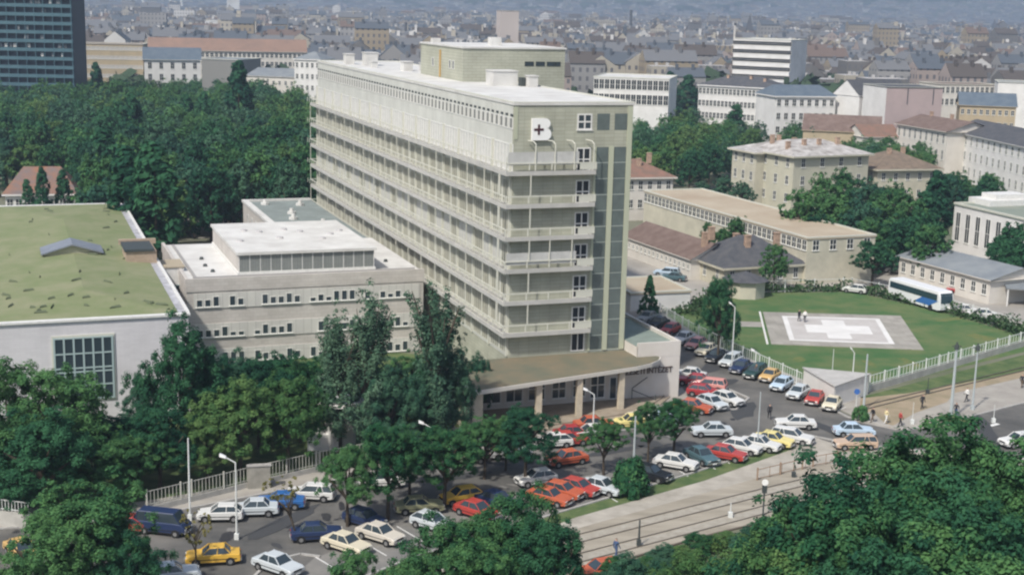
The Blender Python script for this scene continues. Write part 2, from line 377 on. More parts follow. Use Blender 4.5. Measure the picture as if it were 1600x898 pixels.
# ------------------------------------------------------------------ the hospital tower (local x = along the short front, y = along the long side)
W, L, ZR, D0 = 13.88, 98.6, 32.87, 1.13
F0, FH = 25.14, 3.531
M_tile = pattern('olive_ceramic_tiles', (.345, .350, .280), (.385, .388, .315), w=1.17, h=.392, mortar=.03, noise=.16, cm=(.295, .30, .235), offset=0)
M_side = pattern('grey_ribbed_cladding', (.52, .525, .485), (.56, .565, .525), w=.5, h=30, mortar=.03, offset=0, noise=.08)
M_bal = mat('balcony_concrete', (.40, .395, .37), .85, col2=(.48, .47, .44), vscale=.5)
M_roofw = mat('white_roof_coating', (.63, .625, .60), .7, col2=(.49, .48, .455), vscale=.28)
M_cap = mat('pale_cap', (.54, .54, .47), .7)
M_trim = mat('pale_green_trim', (.42, .44, .33), .7)
tw = thing('hospital_tower', 'long hospital tower with wraparound balconies, white roof and a red cross emblem', 'hospital', TO, TY)
b = MB()
b.box(0.001, W, 0.001, L, 0, ZR - .35, 0)
wall = b.build('wall', M_tile, tw)
b = MB(); b.box(-.03, 0, .35, L, 4.9, ZR - .36, 0); b.build('side_cladding', M_side, tw)
b = MB(); b.box(-.12, W + .12, -.12, L + .12, ZR - .349, ZR - .10, 0)
for x0, x1, y0, y1 in ((-.12, W + .12, -.12, .15), (-.12, W + .12, L - .15, L + .12), (-.12, .15, .15, L - .15), (W - .15, W + .12, .15, L - .15)):
    b.box(x0, x1, y0, y1, ZR - .0995, ZR + .02, 1)
b.build('roof', [M_roofw, M_cap], tw)
M_screen = mat('frosted_screen', (.42, .42, .40), .4, col2=(.52, .52, .50), vscale=.8)
for k in range(6):
    z = F0 - FH * k
    b = MB(); b.box(-D0, 9.2, -D0, 0, z, z + .22); b.box(-D0, -.031, 0, L + D0, z, z + .22)
    b.box(-D0, 9.2, -D0 - .04, -D0 + .04, z - .02, z + .46); b.box(-D0 - .04, -D0 + .04, -D0, L + D0, z - .02, z + .42)
    b.box(-D0 + .04, .2, L + D0 - .04, L + D0 + .04, z, z + .5); b.box(9.14, 9.22, -D0, 0, z, z + .5)
    bal = b.build('balcony', M_bal, tw)
    r = MB()
    r.box(-D0 - .05, 9.24, -D0 - .05, -D0 + .05, z + 1.22, z + 1.34); r.box(-D0 - .055, -D0 + .055, -D0 + .05, L + D0, z + 1.22, z + 1.34)
    for i in range(5):
        x = -D0 + (9.2 + D0) * i / 4 if i else -D0; r.box(x - .06, x + .06, -D0 - .06, -D0 + .06, z + .55, z + 1.22)
    for i in range(60):
        y = -D0 + 1.72 * i + 1.7
        r.box(-D0 - .045, -D0 + .045, y - .04, y + .04, z + .5, z + 1.22)
    r.box(7.3, 9.18, -D0 - .03, -D0 + .03, z + .55, z + 1.22)      # solid panel by the door
    r.box(-D0 + .0, .1, L + D0 - .05, L + D0 + .05, z + 1.22, z + 1.34)
    r.build('railing', M_cap, bal)
    s = MB()
    if k in (0, 3):
        s.box(-D0 + .2, 7.2, -D0 + .07, -D0 + .10, z + .9 if k == 3 else z + 1.1, z + (2.2 if k == 3 else 2.5))
        s.build('screen', M_screen, bal)
    def post(fn):
        p = MB(); fn(p); p.build('balcony_post', M_cap, bal)
    if k == 0:
        for i in range(1, 5):
            x = -.1 + 2.25 * i
            def fn(p): p.bar((x, -D0, z + .5), (x, -D0, z + 3.3), .07); p.bar((x, -D0, z + 3.3), (x - .2, -D0 + .3, z + 3.6), .07); p.bar((x - .2, -D0 + .3, z + 3.6), (x - .6, -D0 + .9, z + 3.65), .06)
            post(fn)
        post(lambda p: p.box(-D0 - .05, -D0 + .05, -D0 - .05, -D0 + .05, z + .5, z + 2.0))
    else:
        post(lambda p: p.box(1.6, 1.72, -D0 - .05, -D0 + .05, z + 1.34, z + FH - .02))
        if k == 3:
            for x in (4.0, 6.6): post(lambda p: p.box(x, x + .1, -D0 - .05, -D0 + .05, z + 1.34, z + FH - .02))
        post(lambda p: p.box(-D0 - .06, -D0 + .06, .9, 1.3, z + 1.34, z + FH - .02))
        for i in range(1, 16):
            y = 6.16 * i; post(lambda p: p.box(-D0 - .05, -D0 + .05, y - .05, y + .05, z + 1.34, z + FH - .02))
        post(lambda p: p.box(-D0 - .05, -D0 + .05, L + D0 - .1, L + D0, z + 1.34, z + FH - .02))
# long side: one window unit per bay
BW = L / 32
wl = []
rnd = random.Random(5)
wa = window_mesh(BW - .38, 2.55, 4, 1, M_curt, M_cap, .09, False, 'a'); wb = window_mesh(BW - .38, 2.55, 4, 1, M_curt2, M_cap, .09, False, 'b'); wc = window_mesh(BW - .38, 2.55, 3, 1, M_screen, M_cap, .09, False, 'c')
M_panelw = mat('white_facade_panel', (.60, .60, .57), .6, col2=(.48, .48, .45), vscale=1.6)
wp = window_mesh(BW - .06, 2.9, 3, 1, M_panelw, M_white, .14, False)
wt = window_mesh(1.1, 1.25, 1, 1, mat('grey_blind', (.20, .205, .19), .5), M_white, .12, False)
for i in range(32):
    y = BW * (i + .5)
    for k in range(1, 7):
        z = F0 - FH * k + .32
        if k == 6: z = 5.2
        me = rnd.choice([wa, wa, wb]); 
        if k == 3 and i % 3: me = wc
        wl.append((me, -.032, y, z, -PI / 2))
    wl.append((wp, -.032, y, F0 + .30, -PI / 2))
    wl.append((wt, -.032, y - BW / 4, 29.95, -PI / 2)); wl.append((wt, -.032, y + BW / 4, 29.95, -PI / 2))
place_windows(tw, wl)
b = MB()
for i in range(64):
    y = L / 64 * (i + .5); b.box(-.10, -.031, y - .5, y + .2, 31.3, 31.55)
o = b.build('ventilation_slot', M_dark, tw); o['kind'] = 'stuff'
b = MB()
for i in range(17):
    y = 6.16 * i + .2 if i else .5
    b.box(-.25, -.031, y - .18, y + .18, 5.0, 28.4)
b.build('pilaster', M_cap, tw)
# end wall: windows, doors, glazed strips
ob('window', window_mesh(1.75, 1.75, 2, 2, M_glass, M_white, .16, True), tw, (8.15, -.0, 29.85), 0)
for k in range(7):
    z = 26.0 - FH * k
    if k == 6: z = 5.15
    ob('balcony_door', window_mesh(1.65, 2.55 if k < 6 else 2.1, 2, 2 if k < 6 else 1, M_glassd, M_white, .13, False, 'door'), tw, (8.15, 0, z - (.62 if k < 6 else 0)), 0)
for x0, x1 in ((9.62, 11.12), (11.72, 13.22)):
    b = MB(); b.box(x0, x1, -.015, .02, 5.2, 27.95, 0); b.box(x0, x1, -.015, .02, 29.8, 31.6, 0)
    for k in range(7):
        z = 26.2 - FH * k
        b.box(x0 + .002, x1 - .002, -.04, .01, z, z + .09, 1)
        if z - 1.7 > 5.2: b.box(x0 + .002, x1 - .002, -.04, .01, z - 1.75, z - 1.68, 1)
    b.build('glazed_strip', [M_glassg, mat('spandrel_line', (.33, .37, .34), .5)], tw)
b = MB()
for x in (9.36, 11.15, 13.25): b.box(x, x + .25 if x < 11 else x + .56, -.12, -.001, 5.1, 28.0 if x < 11 else 28.0)
b.box(13.25, 13.81, -.10, -.0015, 28.01, 32.4)
b.build('mullion', M_trim, tw)
b = MB(); b.box(.0, .42, -.05, -.002, 28.9, 32.4); b.build('corner_trim', M_trim, tw)
# emblem: a white letter with a red cross
def text_mesh(body, size, ext, name, bevel=0.0):
    cu = bpy.data.curves.new(name, 'FONT'); cu.body = body; cu.size = size; cu.extrude = ext; cu.offset = bevel; cu.align_x = 'LEFT'
    t = bpy.data.objects.new(name + '_tmp', cu); C.objects.link(t); bpy.context.view_layer.update()
    dg = bpy.context.evaluated_depsgraph_get(); me = bpy.data.meshes.new_from_object(t.evaluated_get(dg)); me.name = name
    bpy.data.objects.remove(t); return me
M_sign = mat('sign_white', (.80, .80, .78), .5)
M_red = mat('cross_red', (.06, .022, .028), .6)
b = MB()
# rounded letter outline: straight left edge, two lobes at the right
def lobes():
    pts = [(0, 0), (1.45, 0)]
    for a in range(-80, 81, 20): pts.append((1.55 + .68 * math.cos(R(a)), .66 + .66 * math.sin(R(a))))
    for a in range(-70, 81, 20): pts.append((1.50 + .60 * math.cos(R(a)), 1.78 + .56 * math.sin(R(a))))
    pts += [(1.4, 2.34), (0, 2.34)]; return pts
LP = lobes()
n0 = len(LP); b.v += [(x, -.32, z) for x, z in LP] + [(x, -.001, z) for x, z in LP]
for i in range(n0): j = (i + 1) % n0; b.f.append((i, i + n0, j + n0, j)); b.m.append(0)
b.f.append(tuple(range(n0))); b.m.append(0); b.f.append(tuple(range(2 * n0 - 1, n0 - 1, -1))); b.m.append(0)
em = b.build('emblem', M_sign, tw); em.location = (1.95, -.02, 28.8)
b = MB(); b.box(.22, 1.32, -.36, -.3195, 1.03, 1.28); b.box(.65, .89, -.3605, -.319, .6, 1.7); b.build('cross', M_red, em)
# rooftop block and its wing
b = MB(); b.box(6.6, 21.2, 38.3, 58.3, ZR - .095, 37.15); b.box(13.9, 21.2, 38.3, 58.3, 0, ZR - .1)
ph = b.build('rooftop_block', pattern('olive_tiles_faded', (.36, .365, .295), (.39, .395, .325), w=1.17, h=.392, mortar=.035, cm=(.29, .295, .235)), tw)
b = MB(); b.box(6.45, 21.35, 38.15, 58.45, 37.151, 37.38); b.build('roof', M_roofw, ph)
for x in (16.6, 18.2, 19.8, 20.7): ob('window', window_mesh(.9 if x > 20 else 1.3, .6, 1, 1, M_glass, M_dark, .05, False), ph, (x - .6, 38.3, 34.9), 0)
for y in (42.5, 44.0, 52): ob('window', window_mesh(.8, 1.2, 1, 1, M_glass, M_white, .08, False), ph, (6.6, y, 34.2), -PI / 2)
b = MB(); b.box(6.4, 6.58, 48.2, 48.5, ZR, 36.6); b.build('drainpipe', mat('ochre_pipe', (.45, .3, .12), .6), ph)
b = MB(); b.box(12.5, 14.0, 44, 45.5, 37.381, 38.5); b.box(7.5, 8.6, 55, 56.4, 37.381, 38.0); b.build('roof_vent', M_roofw, ph)
for x0, x1, y0, y1, h in ((7.9, 11.2, 29.6, 32.6, 1.7), (12.0, 13.2, 27.5, 29, 1.2), (2, 3.4, 86, 88, 1.5), (4.3, 6.3, 82, 84.5, 1.9), (6.2, 7.6, 66, 68, 1.2), (9.2, 10.4, 66, 68, 1.0), (3.6, 4.4, 75, 75.9, .8)):
    b = MB(); b.box(x0, x1, y0, y1, ZR - .095, ZR + h); b.box(x0 - .1, x1 + .1, y0 - .1, y1 + .1, ZR + h + .001, ZR + h + .12); b.build('roof_vent', M_roofw, tw)
b = MB(); b.box(11.3, 11.9, 28.6, 29.6, ZR - .094, ZR + 1.0); b.build('roof_hatch', M_dark, tw)

# ------------------------------------------------------------------ entrance hall with canopy and letters
M_blk = mat('white_render_block', (.62, .59, .55), .8, col2=(.55, .51, .46), vscale=.3)
en = thing('entrance_hall', 'single storey white entrance hall with a curved brown canopy on slim columns and dark letters', 'entrance hall', TO, TY)
b = MB()
b.box(-7.0, 19.2, -3.6, -.15, 0, 6.3 - 1.45, 0)
b.box(13.95, 19.2, -3.601, 44, 0, 6.05, 0)
b.box(13.95, 19.22, -3.62, -3.35, 4.8, 6.5, 0); b.box(18.9, 19.22, -3.349, 44, 6.051, 6.5, 0)
b.build('wall', M_blk, en)
b = MB(); b.box(13.95, 18.89, -3.34, 44, 6.052, 6.12); b.build('roof', mat('grey_green_roofing', (.20, .24, .21), .8, var=.12, vscale=.5), en)
cp = [(-8.6, -.2), (-8.5, -10.5), (-7.5, -12.4), (-6, -12.1), (12.0, -7.6), (14.5, -6.5), (16.3, -4.9), (17.0, -3.0), (16.9, -1.8), (16.0, -.2)]
cp = [(-8.4, -.2), (-8.3, -10.9), (-7.7, -12.0), (12.3, -7.3), (14.4, -6.4), (15.9, -5.2), (16.5, -4.3), (16.4, -3.75), (13.94, -3.76), (13.94, -.2)]
M_can = mat('weathered_canopy_roofing', (.19, .155, .10), .9, col2=(.125, .13, .09), vscale=.3)
b = MB(); b.prism(cp, 4.52, 4.93, 1, 1); b.build('canopy', [M_can, mat('canopy_edge', (.58, .55, .49), .7)], en)
cx, cy = sum(p[0] for p in cp) / len(cp), sum(p[1] for p in cp) / len(cp)
cp2 = [(cx + (x - cx) * .975, cy + (y - cy) * .955) for x, y in cp]
b = MB(); b.prism(cp2, 4.931, 5.0); b.build('canopy_roofing', M_can, en)
M_col = mat('column_stone', (.50, .44, .34), .8, var=.1, vscale=1.5)
for x, y in ((-.1, -9.6), (4.9, -8.6), (10.4, -7.2)):
    b = MB(); b.box(x - .32, x + .32, y - .22, y + .22, .1, 4.52); b.build('column', M_col, en)
b = MB(); b.box(-8.0, -6.9, -11.6, -3.61, 0, 4.52); b.build('side_wall', M_col, en)
M_ter = mat('terrace_paving', (.24, .20, .15), .9, col2=(.33, .28, .22), vscale=.6)
b = MB(); b.prism([(-6.89, -12), (12.5, -8.5), (17.5, -3.62), (-6.89, -3.62)], 0, .3); b.prism([(-6.88, -12.8), (12.9, -9.3), (18.2, -3.63), (-6.88, -3.63)], 0.001, .15); b.build('terrace', M_ter, en)
for x, w, h in ((-5.6, 1.8, 2.6), (-3.2, 2.2, 2.6), (-.6, 2.0, 2.8), (2.0, 2.0, 2.6), (4.6, 1.7, 2.2), (7.0, 1.6, 2.6), (9.2, 1.8, 3.0)):
    ob('window', window_mesh(w, h, 2, 2, M_glass, M_white, .11, True), en, (x, -3.6, .9 if h < 2.9 else .6), 0)
ob('entrance_door', window_mesh(1.8, 2.6, 2, 1, M_glass, M_white, .12, False, 'd'), en, (11.5, -3.6, .32), 0)
M_let = mat('brown_letters', (.09, .065, .055), .6)
for body, x, z, sz in (('ORSZÁGOS', 11.6, 3.95, .62), ('BALESETI INTÉZET', 11.6, 3.0, .92)):
    me = text_mesh(body, sz, .04, 'lettering', .012); me.materials.append(M_let)
    t = ob('lettering', me, en, (x, -3.66, z)); t.rotation_euler = (PI / 2, 0, 0)
    wd_ = max(v.co.x for v in me.vertices); t.scale = ((6.7 if len(body) > 9 else 3.6) / wd_, 1, 1)
b = MB(); b.bar((13.3, -3.9, 1.5), (15.0, -4.1, 2.7), .05); b.bar((13.3, -3.9, 1.3), (15.6, -5.2, .4), .05); b.bar((13.3, -3.9, .3), (13.3, -3.9, 1.5), .04); b.bar((15.6, -5.2, .16), (15.6, -5.2, .9), .04); b.build('handrail', M_dark, en)

# ------------------------------------------------------------------ low ward wing
M_wing = pattern('pinkish_grey_stone', (.46, .43, .395), (.51, .48, .445), w=.9, h=.45, mortar=.01, noise=.10)
wg = thing('ward_wing', 'three storey ward wing with stone bands, ribbon windows and a glazed rooftop block', 'hospital wing', TO * .97 + Vector((0, 0, 1.29)), TY); wg.scale = (.97, .97, .97)
b = MB(); b.box(-31.2, -1.3, 29.0, 56, -1.4, 9.0); b.build('wall', M_wing, wg)
b = MB(); b.box(-31.3, -1.2, 28.9, 29.25, 7.9, 9.5); b.box(-31.3, -30.9, 29.251, 56, 8.2, 9.5); b.build('parapet', M_wing, wg)
b = MB(); b.box(-30.89, -1.3, 29.26, 56, 9.001, 9.12); b.box(-30.0, -29.7, 31, 55, 9.121, 9.35, 1); b.box(-30.2, -2, 30.6, 30.8, 9.1205, 9.4, 1); b.build('roof', [M_roofw, mat('roof_joint', (.3, .29, .28), .8)], wg)
M_slat = pattern('grey_louvre_panels', (.20, .215, .205), (.23, .245, .23), w=.33, h=.16, mortar=.03, offset=0, noise=.08)
rg = MB(); rg.box(-24.6, -7.0, 31.4, 54.5, 9.121, 9.6, 0); rg.box(-24.4, -7.2, 31.6, 54.3, 9.601, 11.75, 1)
for i in range(14): x = -24.4 + 17.2 * i / 13; rg.box(x - .035, x + .035, 31.54, 31.599, 9.601, 11.75, 0)
rg.box(-24.45, -24.401, 31.6, 54.3, 9.601, 11.75, 2)
rb = rg.build('glazed_rooftop_block', [M_white, M_slat, M_wing], wg)
b = MB(); b.box(-24.7, -6.9, 31.3, 54.6, 11.751, 12.1); b.build('roof', M_roofw, rb)
M_pool = mat('grey_roof_vent', (.45, .44, .44), .8)
rnd = random.Random(2)
for i in range(9):
    b = MB(); b.bar((-23 + i * 1.8, 44 + rnd.uniform(-3, 6), 12.1), (-23 + i * 1.8, 44.001 + rnd.uniform(-.01, .01), 12.1), .2)
    x, y = -23 + i * 1.8, 42 + rnd.uniform(-3, 9); b = MB(); b.bar((x, y, 12.1), (x, y, 12.32), .5, .45, 10); b.build('roof_vent', M_pool, rb)
for x, y in ((-27.2, 35), (-27.6, 39), (-27.4, 44), (-4.2, 37)): b = MB(); b.bar((x, y, 9.1), (x, y, 9.45), .32, .2, 8); b.build('roof_vent', M_dark, wg)
M_sillw = pattern('pale_window_band', (.55, .54, .50), (.49, .48, .45), w=1.0, h=30, mortar=.035, offset=0, noise=.06)
wl = []
for fl, z in enumerate((5.75, 1.95, -1.3)):
    b = MB(); b.box(-30.4, -1.8, 28.9, 29.001, z, z + 1.9); b.build('window_band', M_sillw, wg)
    rnd = random.Random(fl + 9)
    for i in range(28):
        x = -30.2 + 1.0 * i + .5
        if i % 7 == 6: continue
        s = rnd.random(); h = 1.3 if s < .3 else (.95 if s < .62 else .6)
        if s > .86: continue
        g_ = M_glass
        wl.append((window_mesh(.78, h + (.35 if fl == 2 and i < 7 else 0), 1, 1, g_, M_frame, .07, True), x, 28.9, z + .22, 0))
place_windows(wg, wl)
# far wing behind it
fw = thing('rear_wing', 'low rear wing with grey flat roof and pale parapet beside the tower', 'hospital wing', TO * .97 + Vector((0, 0, 1.29)), TY); fw.scale = (.97, .97, .97)
b = MB(); b.box(-13.0, -1.3, 57, 99.5, -1.4, 8.6); b.build('wall', M_wing, fw)
b = MB(); b.box(-13.2, -12.2, 57, 99.7, 8.601, 9.0); b.box(-12.199, -1.3, 98.9, 99.7, 8.601, 9.0); b.build('parapet', M_roofw, fw)
b = MB(); b.box(-12.19, -1.3, 57.1, 98.8, 8.601, 8.7); b.build('roof', mat('grey_gravel_roof', (.20, .23, .22), .9, var=.15, vscale=.4), fw)
for x, y in ((-8.5, 78), (-7.6, 84), (-5, 72), (-4.4, 93), (-10, 95)): b = MB(); b.bar((x, y, 8.7), (x, y, 9.1), .7, .7, 8); b.bar((x, y, 9.1), (x, y, 9.6), .35, .3, 8); b.build('roof_vent', M_roofw, fw)
for i in range(10): ob('window', window_mesh(1.4, 1.6, 2, 1, M_glass, M_white, .1, False), fw, (-13.0, 60 + 3.8 * i, 5.6), -PI / 2)

# ------------------------------------------------------------------ green roofed hall
hl = thing('green_roofed_hall', 'large hall with a patchy green hipped roof, grey brick walls and a tall gridded window', 'hall', TO, TY)
M_hbr = pattern('pale_lilac_brick', (.56, .545, .56), (.60, .585, .60), w=1.0, h=.22, mortar=.012, noise=.07, cm=(.5, .49, .5))
x0, x1, y0, y1, ze, zr = -53.5, -34.2, 2.6, 84, 11.0, 12.0
b = MB(); b.box(x0, x1, y0, y1, 0, ze - .0); b.build('wall', M_hbr, hl)
M_green = mat('mossy_green_roofing', (.160, .195, .088), .9, col2=(.225, .232, .135), vscale=.30, bump=.15, bscale=3)
n = M_green.node_tree.nodes; l = M_green.node_tree.links
b = MB(); xm = (x0 + x1) / 2
A_, B_, C_, D_ = (x0 + .9, y0 + .5, ze + .15), (x1 - .9, y0 + .5, ze + .15), (x1 - .9, y1 - .6, ze + .15), (x0 + .9, y1 - .6, ze + .15)
E_, F_ = (xm, y0 + 11, zr), (xm, y1 - 20, zr)
b.face([A_, B_, E_]); b.face([B_, C_, F_, E_]); b.face([C_, D_, F_]); b.face([D_, A_, E_, F_])
b.build('roof', M_green, hl)
b = MB()
b.box(x0 - .2, x1 + .2, y0 - .2, y0 + .55, ze + .001, ze + .22); b.box(x0 - .2, x1 + .2, y1 - .55, y1 + .2, ze + .001, ze + .22)
b.box(x1 - .95, x1 + .2, y0 + .551, y1 - .551, ze + .001, ze + .12, 1); b.box(x1 - .1, x1 + .2, y0 + .551, y1 - .551, ze + .121, ze + .32)
b.box(x0 - .2, x0 + .95, y0 + .551, y1 - .551, ze + .001, ze + .2, 1)
b.build('eaves', [M_white, mat('grey_gutter', (.36, .36, .38), .7, var=.3, vscale=1)], hl)
# tall window
wx0, wx1 = -47.4, -41.8
def hall_x(u, v): 
    pass
b = MB(); b.box(wx0 - .25, wx1 + .25, y0 - .1, y0 + .02, 2.7, 9.6, 0); b.box(wx0, wx1, y0 - .13, y0 - .10, 2.95, 9.35, 1)
for i in range(7): x = wx0 + (wx1 - wx0) * i / 6; b.box(x - .09, x + .09, y0 - .20, y0 - .131, 2.9, 9.4, 2)
for z in (2.95, 4.4, 5.8, 6.2, 7.7, 9.3): b.box(wx0, wx1, y0 - .195, y0 - .1311, z - .07, z + .07, 2)
b.build('gridded_window', [M_cap, M_glass, mat('pale_blue_frame', (.33, .42, .42), .6)], hl)
# roof lantern
b = MB()
lx0, lx1, ly0, ly1 = -47.3, -40.6, 36, 40.5
zb = 11.75
b.hexa([(lx0, ly0, zb), (lx1, ly0, zb), (lx1, ly1, zb), (lx0, ly1, zb)], [(lx0, ly0, zb + .35), (lx1, ly0, zb + .35), (lx1, ly1, zb + .35), (lx0, ly1, zb + .35)], 1)
xc = (lx0 + lx1) / 2
for sx in (0, 1):
    xa = (lx0 - .3) if sx == 0 else (lx1 + .3)
    pts = [(xa, ly0 - .4), (xc, ly0 - .4), (xc, ly1), (xa, ly1)]
    zz = [zb + .15, zb + 1.25, zb + 1.25, zb + .15]
    if sx == 1: pts = [pts[1], pts[0], pts[3], pts[2]]; zz = [zz[1], zz[0], zz[3], zz[2]]
    b.hexa([(p[0], p[1], z_) for p, z_ in zip(pts, zz)], [(p[0], p[1], z_ + .18) for p, z_ in zip(pts, zz)], 0)
b.face([(lx0, ly0, zb + .3), (lx1, ly0, zb + .3), (xc, ly0, zb + 1.2)], 1)
b.build('roof_lantern', [mat('lead_sheet', (.19, .21, .245), .5, var=.1, vscale=1), mat('lantern_front', (.38, .37, .27), .8)], hl)
b = MB(); b.box(-37.9, -34.3, 32, 38, 11.0, 12.6, 0); b.box(-38.1, -34.6, 31.8, 37.8, 12.601, 12.9, 1); b.box(-38.3, -33.8, 38.0, 38.6, 12.5, 13.1, 0); b.build('stair_hut', [mat('tan_brick', (.36, .28, .21), .9, var=.12, vscale=2), M_dark], hl)
b = MB(); b.box(-34.2, -31.2, 31.0, 36.0, 8.4, 10.6, 0); b.box(-34.3, -31.1, 30.9, 36.1, 10.601, 10.75, 1); b.build('link_bridge', [M_white, mat('tan_roof', (.36, .31, .23), .9)], hl)
ob('window', window_mesh(2.0, 4.5, 3, 4, M_glass, mat('pale_blue_frame', (.33, .42, .42)), .1, False), hl, (-32.6, 31.0, 4.0), 0)
b = MB(); b.box(-34.19, -31.3, 31.05, 35.9, 0, 8.399); b.build('link_wall', M_white, hl)
rnd = random.Random(4)
b = MB()
for i in range(48):     # torn lifted patches of roofing
    x = rnd.uniform(x0 + 1.5, x1 - 1.5); y = y0 + 3 + (y1 - y0 - 8) * rnd.random() ** 1.6
    if y < y0 + 11: z = ze + .15 + (zr - ze - .15) * min((y - y0 - .5) / 10.5, (1 - abs(x - xm) / (xm - x0 - .9)))
    else: z = ze + .15 + (zr - ze - .15) * (1 - abs(x - xm) / (xm - x0 - .9))
    s = rnd.uniform(.2, .7); a = rnd.uniform(0, 3)
    dx, dy = math.cos(a) * s, math.sin(a) * s
    b.hexa([(x - dx, y - dy, z), (x + dx, y + dy, z), (x + dx * .7, y + dy + .35, z), (x - dx * .7, y - dy + .3, z)], [(x - dx, y - dy, z + .12), (x + dx, y + dy, z + .08), (x + dx * .7, y + dy + .35, z + .22), (x - dx * .7, y - dy + .3, z + .2)])
o = b.build('torn_patches', mat('torn_felt', (.10, .12, .07), .9), hl); o['kind'] = 'stuff'

# ------------------------------------------------------------------ generic buildings
def building(name, label, cat, u0, v0, u1, v1, z, width, roof='flat', rise=2.5, wallc=None, roofc=None, floors=2, fh=3.3, wins=(), D=None, over=.4,
             chim=(), length=None, back=False, base=0.0, group=None, zt=None, parapet=.4, winw=1.0, winh=1.5, first=1.0, glass=None, frame=None, hipf=1.0, yaw0=None):
    """near top edge of the long wall from photo points (u0,v0) to (u1,v1) at height z (or at distance D)"""
    if D is not None:
        P0 = GD(u0, v0, D); z = P0.z
        if yaw0 is None:
            P1 = G(u1, v1, z) if z < 42 else P0 + Vector((10, 0, 0)); yw = max(-R(14), min(R(14), math.atan2(P1.y - P0.y, P1.x - P0.x)))
        else: yw = yaw0
        lo, hi = .5, 400
        for _ in range(40):
            m_ = (lo + hi) / 2; q = px(P0.x + math.cos(yw) * m_, P0.y + math.sin(yw) * m_, z)
            if q[0] < u1: lo = m_
            else: hi = m_
        P1 = P0 + Vector((math.cos(yw), math.sin(yw), 0)) * lo
    else: P0 = G(u0, v0, z); P1 = G(u1, v1, z)
    d = Vector((P1.x - P0.x, P1.y - P0.y, 0)); Ln = length or d.length; yaw = math.atan2(d.y, d.x)
    t = thing(name, label, cat, (P0.x, P0.y, 0), yaw, group)
    wm = wallc; b = MB(); b.box(0, Ln, 0, width, base, z - (.0 if roof != 'flat' else .25)); b.build('wall', wm, t)
    r = MB(); o_ = over
    if roof == 'flat':
        r.box(-.15, Ln + .15, -.15, width + .15, z - .249, z - .05, 0)
        for X0, X1, Y0, Y1 in ((-.15, Ln + .15, -.15, .2), (-.15, Ln + .15, width - .2, width + .15), (-.15, .2, .2, width - .2), (Ln - .2, Ln + .15, .2, width - .2)): r.box(X0, X1, Y0, Y1, z - .049, z - .049 + parapet * .5, 1)
    elif roof == 'gable':
        zz = z - .02; h = width / 2
        r.face([(-o_, -o_, zz), (Ln + o_, -o_, zz), (Ln + o_, h, zz + rise), (-o_, h, zz + rise)], 0)
        r.face([(Ln + o_, width + o_, zz), (-o_, width + o_, zz), (-o_, h, zz + rise), (Ln + o_, h, zz + rise)], 0)
        r.face([(-o_, -o_, zz - .15), (-o_, width + o_, zz - .15), (Ln + o_, width + o_, zz - .15), (Ln + o_, -o_, zz - .15)], 1)
        r.face([(0, 0, zz), (0, h, zz + rise - .05), (0, width, zz)], 1); r.face([(Ln, 0, zz), (Ln, width, zz), (Ln, h, zz + rise - .05)], 1)
        for (p, q) in (((-o_, -o_), (Ln + o_, -o_)), ((Ln + o_, width + o_), (-o_, width + o_))):
            r.face([(p[0], p[1], zz - .15), (q[0], q[1], zz - .15), (q[0], q[1], zz), (p[0], p[1], zz)], 1)
    elif roof == 'hip':
        zz = z - .02; h = width / 2; e = min(h * hipf, Ln * .45)
        A = [(-o_, -o_, zz), (Ln + o_, -o_, zz), (Ln + o_, width + o_, zz), (-o_, width + o_, zz)]; Rg = [(e, h, zz + rise), (Ln - e, h, zz + rise)]
        r.face([A[0], A[1], Rg[1], Rg[0]]); r.face([A[1], A[2], Rg[1]]); r.face([A[2], A[3], Rg[0], Rg[1]]); r.face([A[3], A[0], Rg[0]])
        lo = [(p[0], p[1], zz - .35) for p in A]
        for k in range(4): r.face([lo[k], lo[(k + 1) % 4], A[(k + 1) % 4], A[k]], 1)
        r.face(lo[::-1], 1)
    ro = r.build('roof', [roofc, M_cap if roof == 'flat' else wm], t)
    for fx, fy, hh in chim:
        b = MB(); x, y = Ln * fx, width * fy; zc = z - .1 if roof == 'flat' else z + rise * (1 - abs(fy - .5) * 2) - .6
        b.box(x - .45, x + .45, y - .35, y + .35, zc, zc + hh + .8); b.box(x - .52, x + .52, y - .42, y + .42, zc + hh + .801, zc + hh + .95); b.build('chimney', M_chim, ro)
    wl = []
    glass = glass or M_glassd
    me = window_mesh(winw, winh, 2 if winw < 1.6 else (1 if winw > 10 else 3), 2 if winh > 1.2 else 1, glass, frame, .07, True)
    for side, n in wins:
        ln = Ln if side in 'fb' else width
        for f in range(floors):
            zz = z - (fh * (f + 1)) + first
            for i in range(n):
                s = ln * (i + .5) / n
                if side == 'f': wl.append((me, s, 0, zz, 0))
                elif side == 'l': wl.append((me, 0, s, zz, -PI / 2))
                elif side == 'r': wl.append((me, Ln, s, zz, PI / 2))
    place_windows(t, wl); t['zt'] = z
    return t, Ln
M_chim = mat('chimney_brick', (.38, .27, .20), .9, var=.25, vscale=2)
M_cream = mat('cream_stucco', (.54, .51, .41), .85, col2=(.43, .41, .33), vscale=.35)
M_creamg = mat('aged_cream_stucco', (.50, .48, .38), .85, col2=(.42, .41, .33), vscale=.25)
M_offw = mat('off_white_stucco', (.62, .59, .54), .85, col2=(.54, .51, .46), vscale=.3)
M_whitew = mat('white_stucco', (.70, .69, .67), .8, col2=(.60, .59, .57), vscale=.25)
M_pinkw = mat('pinkish_blank_wall', (.44, .35, .34), .9, col2=(.38, .31, .30), vscale=.2)
M_tanr = mat('tan_roofing', (.36, .29, .21), .9, col2=(.43, .37, .28), vscale=.12)
M_brnr = mat('brown_tiles', (.13, .09, .075), .9, col2=(.19, .14, .12), vscale=.6)
